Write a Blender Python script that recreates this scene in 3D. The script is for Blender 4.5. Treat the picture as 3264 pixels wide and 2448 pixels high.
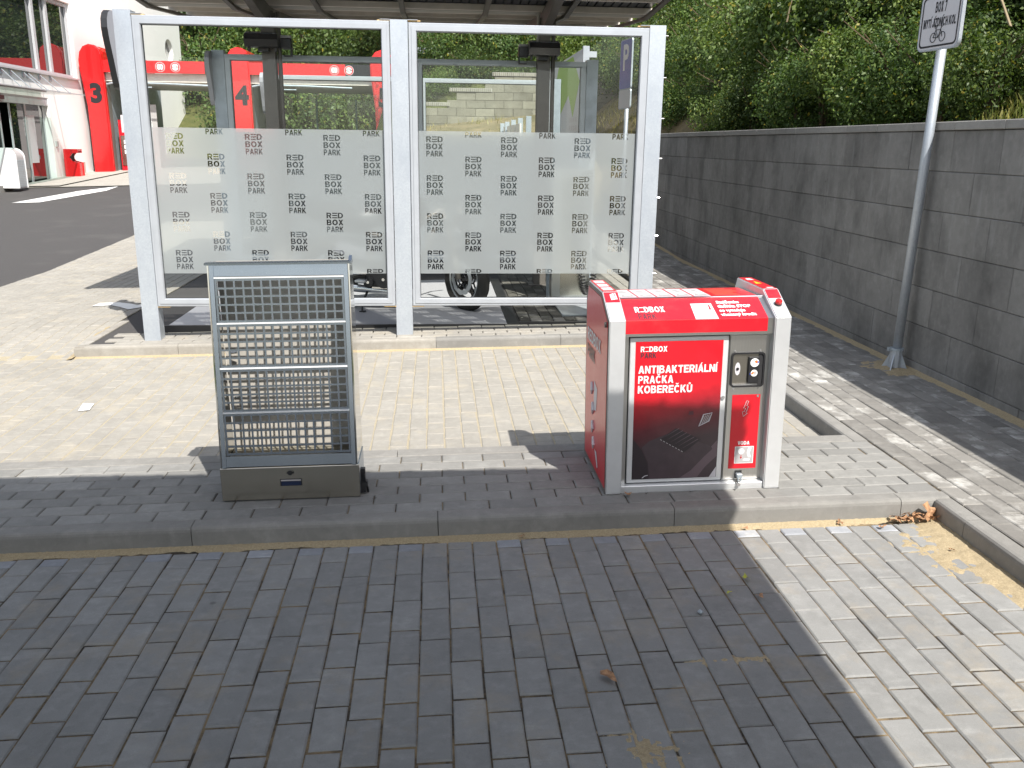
import bpy, bmesh, math, random
import numpy as np
from mathutils import Vector, Matrix, Euler
random.seed(7); rng = np.random.default_rng(7)
R = math.radians
for o in list(bpy.data.objects): bpy.data.objects.remove(o)
sc = bpy.context.scene
COL = sc.collection
# ------------------------------------------------------------------ camera
CAMP = Vector((0.006, -3.405, 1.5946)); YAW, PITCH, ROLL = -.0864, .2658, .0126
def cam_axes():
    cy, sy = math.cos(YAW), math.sin(YAW)
    f = Vector((-sy*math.cos(PITCH), cy*math.cos(PITCH), -math.sin(PITCH)))
    r = Vector((cy, sy, 0)); u = r.cross(f)
    return r*math.cos(ROLL)+u*math.sin(ROLL), -r*math.sin(ROLL)+u*math.cos(ROLL), f
cr, cu, cf = cam_axes()
cam = bpy.data.objects.new('camera', bpy.data.cameras.new('camera')); COL.objects.link(cam)
cam.matrix_world = Matrix(((cr.x, cu.x, -cf.x, CAMP.x), (cr.y, cu.y, -cf.y, CAMP.y), (cr.z, cu.z, -cf.z, CAMP.z), (0, 0, 0, 1)))
cam.data.sensor_width = 36; cam.data.lens = 2812.37/3264*36
cam.data.clip_start = .05; cam.data.clip_end = 600
sc.camera = cam
# ------------------------------------------------------------------ world, sun, exposure
w = bpy.data.worlds.new('World'); sc.world = w; w.use_nodes = True
nt = w.node_tree; nt.nodes.clear()
sky = nt.nodes.new('ShaderNodeTexSky'); sky.sky_type = 'NISHITA'; sky.sun_disc = False
SUN = Vector((.33, -.72, 1.0)).normalized()
sky.sun_elevation = math.asin(SUN.z); sky.sun_rotation = math.atan2(SUN.x, SUN.y)
sky.air_density = 1.1; sky.dust_density = 1.6; sky.ozone_density = 1.2
bg = nt.nodes.new('ShaderNodeBackground'); bg.inputs[1].default_value = .148
wo = nt.nodes.new('ShaderNodeOutputWorld')
hs_ = nt.nodes.new('ShaderNodeHueSaturation'); hs_.inputs['Saturation'].default_value = .5; hs_.inputs['Value'].default_value = 1.0
nt.links.new(sky.outputs[0], hs_.inputs['Color']); nt.links.new(hs_.outputs[0], bg.inputs[0]); nt.links.new(bg.outputs[0], wo.inputs[0])
sl = bpy.data.lights.new('sun', 'SUN'); sl.energy = 4.6; sl.angle = R(.5); sl.color = (1, .955, .885)
so = bpy.data.objects.new('sun', sl); COL.objects.link(so); so.rotation_euler = SUN.to_track_quat('Z', 'Y').to_euler()
sc.view_settings.view_transform = 'Standard'; sc.view_settings.look = 'None'
sc.view_settings.exposure = 0.70; sc.view_settings.gamma = 1; sc.view_settings.use_curve_mapping = False
sc.render.engine = 'CYCLES'
sc.cycles.max_bounces = 8; sc.cycles.transparent_max_bounces = 16; sc.cycles.caustics_reflective = False; sc.cycles.caustics_refractive = False

# ------------------------------------------------------------------ materials
def newmat(name):
    m = bpy.data.materials.new(name); m.use_nodes = True; n = m.node_tree; n.nodes.clear()
    out = n.nodes.new('ShaderNodeOutputMaterial'); b = n.nodes.new('ShaderNodeBsdfPrincipled')
    n.links.new(b.outputs[0], out.inputs[0]); return m, n, b, out
def N(n, t, **k):
    x = n.nodes.new(t)
    for a, v in k.items(): setattr(x, a, v)
    return x
def noise(n, scale, detail=4, rough=.55, src='pos', stretch=None):
    g = N(n, 'ShaderNodeNewGeometry') if src == 'pos' else N(n, 'ShaderNodeTexCoord')
    o = g.outputs['Position'] if src == 'pos' else g.outputs['Object']
    if stretch:
        mp = N(n, 'ShaderNodeMapping'); mp.inputs['Scale'].default_value = stretch; n.links.new(o, mp.inputs[0]); o = mp.outputs[0]
    t = N(n, 'ShaderNodeTexNoise'); t.inputs['Scale'].default_value = scale; t.inputs['Detail'].default_value = detail; t.inputs['Roughness'].default_value = rough
    n.links.new(o, t.inputs['Vector']); return t.outputs['Fac']
def ramp(n, fac, stops):
    r = N(n, 'ShaderNodeValToRGB'); e = r.color_ramp.elements
    while len(e) < len(stops): e.new(.5)
    for i, (p, c) in enumerate(stops):
        e[i].position = p; e[i].color = (c, c, c, 1) if not isinstance(c, tuple) else (*c, 1)
    n.links.new(fac, r.inputs[0]); return r.outputs[0]
def mix(n, a, b, fac, mode='MIX'):
    x = N(n, 'ShaderNodeMix', data_type='RGBA', blend_type=mode)
    for s, v in ((x.inputs['Factor'], fac), (x.inputs['A'], a), (x.inputs['B'], b)):
        if isinstance(v, bpy.types.NodeSocket): n.links.new(v, s)
        elif isinstance(v, (int, float)): s.default_value = v if s.type == 'VALUE' else (v, v, v, 1)
        else: s.default_value = (*v, 1)
    return x.outputs['Result']
def bump(n, b, h, strength=.3, dist=.01):
    x = N(n, 'ShaderNodeBump'); x.inputs['Strength'].default_value = strength; x.inputs['Distance'].default_value = dist
    n.links.new(h, x.inputs['Height']); n.links.new(x.outputs[0], b.inputs['Normal'])
def rnd(n):
    g = N(n, 'ShaderNodeNewGeometry'); oi = N(n, 'ShaderNodeObjectInfo')
    a = N(n, 'ShaderNodeMath', operation='ADD'); n.links.new(g.outputs['Random Per Island'], a.inputs[0]); n.links.new(oi.outputs['Random'], a.inputs[1])
    f = N(n, 'ShaderNodeMath', operation='FRACT'); n.links.new(a.outputs[0], f.inputs[0]); return f.outputs[0]
def simple(name, col, rough=.5, metal=0., spec=.5, var=.0, vs=8, coat=0., bmp=0, bs=200):
    m, n, b, o = newmat(name)
    if var:
        f = noise(n, vs, 5); c = mix(n, tuple(x*(1-var) for x in col), tuple(min(1, x*(1+var)) for x in col), ramp(n, f, [(.3, 0.), (.7, 1.)]))
        n.links.new(c, b.inputs['Base Color'])
    else: b.inputs['Base Color'].default_value = (*col, 1)
    b.inputs['Roughness'].default_value = rough; b.inputs['Metallic'].default_value = metal
    b.inputs['Specular IOR Level'].default_value = spec; b.inputs['Coat Weight'].default_value = coat
    if bmp: bump(n, b, noise(n, bs, 3), bmp, .002)
    return m
def concrete(name, col, pv=.1, sand=0., sandcol=(.42, .32, .18), white=0., streak=0, bmp=.35, soft=.12):
    m, n, b, o = newmat(name)
    c = mix(n, tuple(x*(1-pv) for x in col), tuple(x*(1+pv) for x in col), rnd(n))
    big = noise(n, 2.3, 4); c = mix(n, c, mix(n, c, .5, 1., 'MULTIPLY'), ramp(n, big, [(.35, 0.), (.75, soft*2.2)]))
    mid = noise(n, 21, 5, .62); c = mix(n, c, mix(n, c, 1.35, 1., 'MULTIPLY'), ramp(n, mid, [(.5, 0.), (.74, .45)]))
    mid2 = noise(n, 14, 5, .7); c = mix(n, c, mix(n, c, .74, 1., 'MULTIPLY'), ramp(n, mid2, [(.28, .45), (.5, 0.)]))
    fine = noise(n, 900, 2, .6); c = mix(n, c, mix(n, c, .62, 1., 'MULTIPLY'), ramp(n, fine, [(.3, .7), (.55, 0.)]))
    fine2 = noise(n, 420, 2, .6); c = mix(n, c, mix(n, c, 1.5, 1., 'MULTIPLY'), ramp(n, fine2, [(.62, 0.), (.75, .5)]))
    vo = N(n, 'ShaderNodeTexVoronoi'); vo.inputs['Scale'].default_value = 2.6; g_ = N(n, 'ShaderNodeNewGeometry'); n.links.new(g_.outputs['Position'], vo.inputs['Vector'])
    c = mix(n, c, mix(n, c, .55, 1., 'MULTIPLY'), ramp(n, vo.outputs['Distance'], [(.018, .8), (.035, 0.)]))
    sc_ = noise(n, 3.4, 6, .75, stretch=(1, 2.6, 1)); c = mix(n, c, mix(n, c, 1.28, 1., 'MULTIPLY'), ramp(n, sc_, [(.56, 0.), (.68, .6)]))
    if white:
        wv = noise(n, 6.5, 5, .7); wr = rnd(n)
        mm = N(n, 'ShaderNodeMath', operation='MULTIPLY'); n.links.new(ramp(n, wv, [(.5, 0.), (.66, 1.)]), mm.inputs[0]); n.links.new(ramp(n, wr, [(.3, .15), (.9, 1.)]), mm.inputs[1])
        m2 = N(n, 'ShaderNodeMath', operation='MULTIPLY'); n.links.new(mm.outputs[0], m2.inputs[0]); m2.inputs[1].default_value = white
        c = mix(n, c, (.55, .54, .51), m2.outputs[0])
    if streak:
        st = noise(n, 9, 4, .6, stretch=(1.6, 1.6, .22)); c = mix(n, c, (.34, .34, .33), ramp(n, st, [(.57, 0.), (.72, streak)]))
        st2 = noise(n, 3.1, 5, .65, stretch=(1, 1, .6)); c = mix(n, c, mix(n, c, .5, 1., 'MULTIPLY'), ramp(n, st2, [(.3, .75), (.55, 0.)]))
    if sand:
        sv = noise(n, 3.3, 6, .72); c = mix(n, c, sandcol, ramp(n, sv, [(.52, 0.), (.78, sand)]))
    n.links.new(c, b.inputs['Base Color']); b.inputs['Roughness'].default_value = .88; b.inputs['Specular IOR Level'].default_value = .25
    bump(n, b, mix(n, noise(n, 500, 3), noise(n, 90, 3), .4), bmp, .003)
    return m
M = {}
M['paver_front'] = concrete('paver_front_concrete', (.268, .268, .26), .09, sand=.3, soft=.1)
M['paver_far'] = concrete('paver_far_concrete', (.335, .318, .285), .04, sand=.45, sandcol=(.50, .43, .31))
M['paver_isle'] = concrete('paver_island_concrete', (.262, .258, .245), .12)
M['paver_walk'] = concrete('paver_walk_concrete', (.235, .225, .208), .2, white=.95)
M['paver_wet'] = concrete('paver_wet_concrete', (.12, .115, .1), .35, white=.25)
M['paver_pale'] = concrete('paver_pale_half', (.33, .345, .37), .15, white=.8)
M['kerb'] = concrete('kerb_concrete', (.27, .262, .245), .05, soft=.2)
M['kerb_old'] = concrete('kerb_marked_concrete', (.33, .31, .275), .05, white=.6)
M['wall'] = concrete('wall_block_concrete', (.272, .264, .25), .11, streak=.4, soft=.15)
M['wall_cap'] = concrete('wall_cap_concrete', (.33, .32, .3), .08)
M['stone_old'] = concrete('old_block_concrete', (.25, .232, .185), .22, soft=.2, bmp=.6)
M['mortar'] = simple('wall_joint', (.15, .14, .125), .95)
def sandmat(name, a, b_, sc_=120):
    m, n, b, o = newmat(name)
    f = noise(n, sc_, 5, .8); g = noise(n, 700, 2, .7)
    c = mix(n, a, b_, ramp(n, f, [(.35, 0.), (.65, 1.)])); c = mix(n, c, mix(n, c, .4, 1., 'MULTIPLY'), ramp(n, g, [(.3, .9), (.5, 0.)]))
    n.links.new(c, b.inputs['Base Color']); b.inputs['Roughness'].default_value = 1; b.inputs['Specular IOR Level'].default_value = .1
    bump(n, b, f, .8, .006); return m
def jointmat():
    m, n, b, o = newmat('joint_sand')
    f = noise(n, 70, 5, .8); g = noise(n, 5, 5, .75); k_ = noise(n, 600, 2, .7)
    a = mix(n, (.10, .085, .065), (.045, .04, .035), ramp(n, f, [(.35, 0.), (.65, 1.)])); c = mix(n, a, (.27, .205, .125), ramp(n, g, [(.44, 0.), (.6, .95)]))
    c = mix(n, c, mix(n, c, .4, 1., 'MULTIPLY'), ramp(n, k_, [(.3, .9), (.5, 0.)]))
    n.links.new(c, b.inputs['Base Color']); b.inputs['Roughness'].default_value = 1; b.inputs['Specular IOR Level'].default_value = .1
    bump(n, b, f, .8, .006); return m
M['sand_joint'] = jointmat()
M['sand'] = sandmat('loose_sand', (.50, .41, .27), (.36, .29, .18))
M['sand_far'] = sandmat('bright_joint_sand', (.44, .39, .29), (.38, .33, .24))
M['dirt'] = sandmat('dry_dirt', (.26, .205, .125), (.12, .11, .06), 1.6)
M['soil'] = sandmat('shaded_soil', (.07, .085, .03), (.04, .06, .02), 4)
M['grass_ground'] = sandmat('grass_ground', (.12, .12, .045), (.06, .075, .025), 3)
def asphalt():
    m, n, b, o = newmat('asphalt')
    f = noise(n, 260, 3, .8); g = noise(n, 1.3, 4)
    c = mix(n, (.045, .043, .043), (.085, .08, .078), ramp(n, f, [(.35, 0.), (.7, 1.)]))
    c = mix(n, c, (.1, .095, .09), ramp(n, g, [(.55, 0.), (.8, .6)]))
    n.links.new(c, b.inputs['Base Color']); b.inputs['Roughness'].default_value = .9; bump(n, b, f, .6, .005); return m
M['asphalt'] = asphalt()
def galv():
    m, n, b, o = newmat('galvanised_steel')
    v = N(n, 'ShaderNodeTexVoronoi'); v.inputs['Scale'].default_value = 90
    g = N(n, 'ShaderNodeNewGeometry'); n.links.new(g.outputs['Position'], v.inputs['Vector'])
    f = noise(n, 5, 5, .7, stretch=(1, 1, .5))
    c = mix(n, (.46, .5, .55), (.54, .58, .62), v.outputs['Color']); c = mix(n, c, (.4, .44, .5), ramp(n, f, [(.45, 0.), (.7, .6)]))
    n.links.new(c, b.inputs['Base Color']); b.inputs['Metallic'].default_value = .55; b.inputs['Roughness'].default_value = .48; return m
M['galv'] = galv()
M['galv_dull_shade'] = simple('galvanised_shade', (.38, .43, .47), .5, .4, var=.15)  # darker galvanised copy, shade of the rear screens in its colour
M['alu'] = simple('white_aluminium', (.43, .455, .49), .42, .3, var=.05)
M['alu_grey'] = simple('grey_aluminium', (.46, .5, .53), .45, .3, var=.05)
def steel(name, col, rough, streak=(60, 60, 1.5), amt=.12):
    m, n, b, o = newmat(name)
    f = noise(n, 6, 3, .6, src='obj', stretch=streak)
    c = mix(n, tuple(x*(1-amt) for x in col), tuple(min(1, x*(1+amt)) for x in col), f)
    sm = noise(n, 9, 4, .6)
    r_ = N(n, 'ShaderNodeMapRange'); r_.inputs['To Min'].default_value = rough*.9; r_.inputs['To Max'].default_value = rough*1.15; n.links.new(sm, r_.inputs['Value'])
    n.links.new(c, b.inputs['Base Color']); n.links.new(r_.outputs[0], b.inputs['Roughness']); b.inputs['Metallic'].default_value = 1
    return m
M['steel'] = steel('brushed_stainless', (.62, .61, .58), .3)
M['steel_mirror'] = steel('polished_stainless', (.6, .6, .58), .07, amt=.04)
M['steel_satin'] = simple('satin_stainless', (.74, .75, .76), .36, .55, var=.04, vs=12)
M['steel_door'] = simple('door_stainless', (.78, .79, .8), .32, .4, var=.04, vs=12)
M['steel_rack'] = steel('rack_stainless', (.36, .41, .475), .25, amt=.07)
M['steel_drawer'] = steel('drawer_stainless', (.52, .49, .42), .24, amt=.06, streak=(1.5, 60, 60))
M['chrome'] = simple('chrome', (.75, .75, .76), .08, 1.)
def redfilm(name, col):
    m, n, b, o = newmat(name)
    d = noise(n, 7, 6, .75); e = noise(n, 60, 4, .7); g = noise(n, 16, 5, .7, stretch=(1, 1, .25))
    c = mix(n, col, (.62, .10, .10), ramp(n, d, [(.5, 0.), (.8, .28)])); c = mix(n, c, (.5, .12, .1), ramp(n, g, [(.6, 0.), (.8, .25)]))
    n.links.new(c, b.inputs['Base Color'])
    q = N(n, 'ShaderNodeMapRange'); q.inputs['To Min'].default_value = .18; q.inputs['To Max'].default_value = .5; n.links.new(mix(n, d, e, .4), q.inputs['Value']); n.links.new(q.outputs[0], b.inputs['Roughness'])
    b.inputs['Coat Weight'].default_value = .3; b.inputs['Coat Roughness'].default_value = .12; return m
M['red'] = redfilm('red_film', (.62, .008, .02))
M['red_gloss'] = simple('red_gloss_paint', (.6, .012, .014), .25, coat=.5)  # one even gloss red for gates, bin and stop button
M['white'] = simple('white_print', (.8, .8, .8), .4)
M['grey_print'] = simple('grey_print', (.42, .4, .4), .4)
M['pale_print'] = simple('pale_print', (.62, .6, .63), .4)
M['dark_print'] = simple('dark_grey_print', (.1, .03, .04), .4)
M['orange'] = simple('orange_print', (.75, .18, .03), .4)
M['yellow'] = simple('yellow_print', (.8, .55, .02), .4)
M['blue'] = simple('blue_print', (.02, .06, .4), .4)
M['ink'] = simple('black_print', (.015, .015, .018), .5)
M['black'] = simple('black_plastic', (.018, .018, .02), .4)
M['black_gloss'] = simple('black_gloss', (.012, .012, .016), .12)
M['rubber'] = simple('tyre_rubber', (.028, .026, .024), .75, bmp=.4)
M['darksteel'] = simple('dark_painted_steel', (.17, .155, .14), .5, .2, var=.1)
M['roofsheet'] = simple('roof_sheet_underside', (.78, .72, .65), .6, var=.08)
M['roofdark'] = simple('dark_roof_panel', (.03, .035, .05), .3)
M['pipe'] = simple('grey_pipe', (.5, .48, .43), .5)
M['render'] = simple('white_render', (.9, .89, .87), .9, var=.02, vs=2, bmp=.15, bs=400)
M['plinth'] = simple('stone_plinth', (.5, .43, .38), .8, var=.08)
M['winframe'] = simple('window_frame_grey', (.55, .56, .58), .45, .2)
M['terracotta'] = concrete('terracotta_paving', (.5, .27, .2), .12)
M['light_paving'] = concrete('light_paving', (.42, .4, .36), .06)
M['roadpaint'] = simple('white_road_paint', (.75, .75, .73), .8, var=.06, vs=40)
M['resin'] = simple('grey_resin_floor', (.42, .42, .44), .55, var=.04, vs=2)
M['metalplate'] = simple('grey_floor_plate', (.36, .4, .42), .5, .3, var=.25, vs=4)
M['green_steel'] = simple('green_fence_steel', (.015, .14, .1), .5)
M['wood'] = simple('bark', (.12, .085, .05), .9, var=.3, vs=30)
M['twig'] = simple('pale_twig', (.3, .24, .15), .9)
M['seal'] = simple('yellow_sealant', (.6, .42, .2), .8)
M['dark_in'] = simple('dark_interior', (.02, .02, .022), .8)
M['mural_white'] = simple('banner_white', (.5, .5, .5), .5)
M['mural_green'] = simple('banner_green', (.25, .42, .05), .5)
M['lampglass'] = simple('lamp_glass', (.06, .075, .11), .06, coat=.5)
M['door_purple'] = simple('purple_panel', (.1, .05, .18), .5)
M['dryleaf'] = simple('dry_leaf', (.34, .19, .1), .8, var=.45, vs=60)
M['lime'] = simple('yellow_green_leaf', (.4, .42, .05), .7)
def glass(name, tint, refl=1.0, rough=0.):
    m, n, b, o = newmat(name); n.nodes.remove(b)
    t = N(n, 'ShaderNodeBsdfTransparent'); t.inputs[0].default_value = (*tint, 1)
    g = N(n, 'ShaderNodeBsdfGlossy'); g.inputs['Roughness'].default_value = rough
    f = N(n, 'ShaderNodeFresnel'); f.inputs[0].default_value = 1.5
    mm = N(n, 'ShaderNodeMath', operation='MULTIPLY'); mm.inputs[1].default_value = refl; n.links.new(f.outputs[0], mm.inputs[0])
    x = N(n, 'ShaderNodeMixShader'); n.links.new(mm.outputs[0], x.inputs[0]); n.links.new(t.outputs[0], x.inputs[1]); n.links.new(g.outputs[0], x.inputs[2])
    n.links.new(x.outputs[0], o.inputs[0]); return m
M['glass'] = glass('clear_glass', (.975, .992, .985), .45)
M['glass_canopy'] = glass('canopy_glass', (.75, .85, .82), 1.)
def window_glass():
    m, n, b, o = newmat('reflective_window_glass')
    b.inputs['Base Color'].default_value = (.02, .025, .025, 1); b.inputs['Roughness'].default_value = .02; b.inputs['Specular IOR Level'].default_value = 1.; b.inputs['IOR'].default_value = 2.0
    return m
M['winglass'] = window_glass()
def frosted():
    m, n, b, o = newmat('frosted_film'); n.nodes.remove(b)
    d = N(n, 'ShaderNodeBsdfDiffuse'); d.inputs[0].default_value = (.41, .445, .455, 1)
    r_ = N(n, 'ShaderNodeBsdfRefraction'); r_.inputs['IOR'].default_value = 1.12; r_.inputs['Roughness'].default_value = .55; r_.inputs[0].default_value = (.85, .88, .87, 1)
    x = N(n, 'ShaderNodeMixShader'); x.inputs[0].default_value = .42
    n.links.new(d.outputs[0], x.inputs[1]); n.links.new(r_.outputs[0], x.inputs[2])
    t = N(n, 'ShaderNodeBsdfTransparent'); y = N(n, 'ShaderNodeMixShader'); y.inputs[0].default_value = .17
    n.links.new(x.outputs[0], y.inputs[1]); n.links.new(t.outputs[0], y.inputs[2]); n.links.new(y.outputs[0], o.inputs[0]); return m
M['frost'] = frosted()
def leafmat(name, a, b_, c_, dry=.03):
    m, n, b, o = newmat(name)
    g = N(n, 'ShaderNodeNewGeometry')
    col = ramp(n, g.outputs['Random Per Island'], [(0., a), (.5, b_), (.965, c_), (.992, (.3, .25, .04))])
    big = noise(n, .9, 3); col = mix(n, col, mix(n, col, (1.22, 1.18, .9), 1., 'MULTIPLY'), ramp(n, big, [(.45, 0.), (.7, 1.)]))
    n.nodes.remove(b)
    d = N(n, 'ShaderNodeBsdfPrincipled'); d.inputs['Roughness'].default_value = .5; d.inputs['Specular IOR Level'].default_value = .35
    t = N(n, 'ShaderNodeBsdfTranslucent'); n.links.new(col, d.inputs['Base Color'])
    n.links.new(mix(n, col, (1.2, 1.3, .5), 1., 'MULTIPLY'), t.inputs[0])
    x = N(n, 'ShaderNodeMixShader'); x.inputs[0].default_value = .3
    n.links.new(d.outputs[0], x.inputs[1]); n.links.new(t.outputs[0], x.inputs[2]); n.links.new(x.outputs[0], o.inputs[0]); return m
M['leaf_a'] = leafmat('leaf_green', (.042, .085, .022), (.072, .125, .032), (.12, .175, .048))
M['leaf_b'] = leafmat('leaf_deep', (.035, .065, .018), (.06, .1, .026), (.1, .14, .032))
M['leaf_c'] = leafmat('leaf_light', (.07, .12, .03), (.11, .165, .042), (.17, .225, .062), .05)
M['grass'] = leafmat('grass_blades', (.1, .13, .03), (.16, .18, .05), (.3, .27, .1))
M['drygrass'] = leafmat('dry_grass_blades', (.3, .25, .12), (.24, .22, .08), (.42, .36, .2))

# ------------------------------------------------------------------ helpers
def link(o, parent=None):
    COL.objects.link(o)
    if parent is not None: o.parent = parent
    return o
def obj(name, bm, mat, parent=None, smooth=False, loc=None, rot=None):
    me = bpy.data.meshes.new(name); bm.to_mesh(me); bm.free()
    for m in (mat if isinstance(mat, (list, tuple)) else [mat]): me.materials.append(M[m] if isinstance(m, str) else m)
    if smooth:
        for p in me.polygons: p.use_smooth = True
    o = bpy.data.objects.new(name, me)
    if loc is not None: o.location = loc
    if rot is not None: o.rotation_euler = rot
    return link(o, parent)
def tag(o, label=None, cat=None, group=None, kind=None):
    if label: o['label'] = label
    if cat: o['category'] = cat
    if group: o['group'] = group
    if kind: o['kind'] = kind
    return o
def thing(name, label, cat, loc=(0, 0, 0), rot=(0, 0, 0), group=None):
    o = bpy.data.objects.new(name, None); o.empty_display_size = .1
    COL.objects.link(o); o.location = loc; o.rotation_euler = rot
    return tag(o, label, cat, group)
def box(bm, x0, x1, y0, y1, z0, z1, bev=0, mi=0):
    v = [bm.verts.new(p) for p in ((x0, y0, z0), (x1, y0, z0), (x1, y1, z0), (x0, y1, z0), (x0, y0, z1), (x1, y0, z1), (x1, y1, z1), (x0, y1, z1))]
    fs = [bm.faces.new([v[i] for i in q]) for q in ((0, 3, 2, 1), (4, 5, 6, 7), (0, 1, 5, 4), (1, 2, 6, 5), (2, 3, 7, 6), (3, 0, 4, 7))]
    for f in fs: f.material_index = mi
    if bev:
        es = list({e for f in fs for e in f.edges})
        bmesh.ops.bevel(bm, geom=es, offset=bev, segments=2 if bev > .008 else 1, affect='EDGES', clamp_overlap=True)
    return fs
def B(): return bmesh.new()
def boxo(name, dims, mat, parent=None, bev=0, **k):
    bm = B(); box(bm, *dims, bev=bev); return obj(name, bm, mat, parent, **k)
def prism(bm, pts, axis, a, b):
    """extrude a 2-D outline along an axis from a to b"""
    def mk(p, t):
        return {'x': (t, p[0], p[1]), 'y': (p[0], t, p[1]), 'z': (p[0], p[1], t)}[axis]
    va = [bm.verts.new(mk(p, a)) for p in pts]; vb = [bm.verts.new(mk(p, b)) for p in pts]
    n = len(pts)
    bm.faces.new(va[::-1]); bm.faces.new(vb)
    for i in range(n): bm.faces.new((va[i], va[(i+1) % n], vb[(i+1) % n], vb[i]))
    bmesh.ops.recalc_face_normals(bm, faces=bm.faces)
def tube(bm, pts, r, seg=8, cap=True, closed=False):
    pts = [Vector(p) for p in pts]; rings = []; n = len(pts)
    rr = r if isinstance(r, (list, tuple)) else [r]*n
    up = Vector((0, 0, 1)); prev = None
    for i, p in enumerate(pts):
        if closed: t = pts[(i+1) % n]-pts[(i-1) % n]
        else: t = pts[min(i+1, n-1)]-pts[max(i-1, 0)]
        t.normalize()
        if prev is None:
            a = t.cross(up) if abs(t.dot(up)) < .95 else t.cross(Vector((1, 0, 0)))
        else: a = prev-t*prev.dot(t)
        a.normalize(); prev = a; b = t.cross(a)
        rings.append([bm.verts.new(p+(a*math.cos(2*math.pi*k/seg)+b*math.sin(2*math.pi*k/seg))*rr[i]) for k in range(seg)])
    m = n if closed else n-1
    for i in range(m):
        A, Bb = rings[i], rings[(i+1) % n]
        for k in range(seg): bm.faces.new((A[k], A[(k+1) % seg], Bb[(k+1) % seg], Bb[k]))
    if cap and not closed:
        bm.faces.new(rings[0][::-1]); bm.faces.new(rings[-1])
def disc(bm, c, r, axis, t, seg=24, r2=None):
    ax = {'x': 0, 'y': 1, 'z': 2}[axis]; d = [0, 0, 0]; d[ax] = t
    c = Vector(c); tube(bm, [c, c+Vector(d)], [r, r if r2 is None else r2], seg)
def quad(bm, pts, mi=0):
    f = bm.faces.new([bm.verts.new(p) for p in pts]); f.material_index = mi; return f
_tc = {}
def text_mesh(s, size, bold=.02, extr=.0008, align='LEFT', squash=1., spacing=1.):
    key = (s, size, bold, extr, align, squash, spacing)
    if key in _tc: return _tc[key]
    cu_ = bpy.data.curves.new('t', 'FONT'); cu_.body = s; cu_.size = size; cu_.offset = bold*size; cu_.extrude = extr
    cu_.align_x = align; cu_.resolution_u = 3; cu_.space_character = spacing; cu_.space_line = .78
    o = bpy.data.objects.new('t', cu_); COL.objects.link(o); bpy.context.view_layer.update()
    me = bpy.data.meshes.new_from_object(o.evaluated_get(bpy.context.evaluated_depsgraph_get()))
    bpy.data.objects.remove(o)
    if squash != 1.:
        for v in me.vertices: v.co.x *= squash
    _tc[key] = me; return me
def text(s, size, loc, mat, parent=None, rot=(R(90), 0, 0), name='lettering', **k):
    me = text_mesh(s, size, **k).copy(); me.name = name; me.materials.clear(); me.materials.append(M[mat])
    o = bpy.data.objects.new(name, me); o.location = loc; o.rotation_euler = rot; return link(o, parent)
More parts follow.
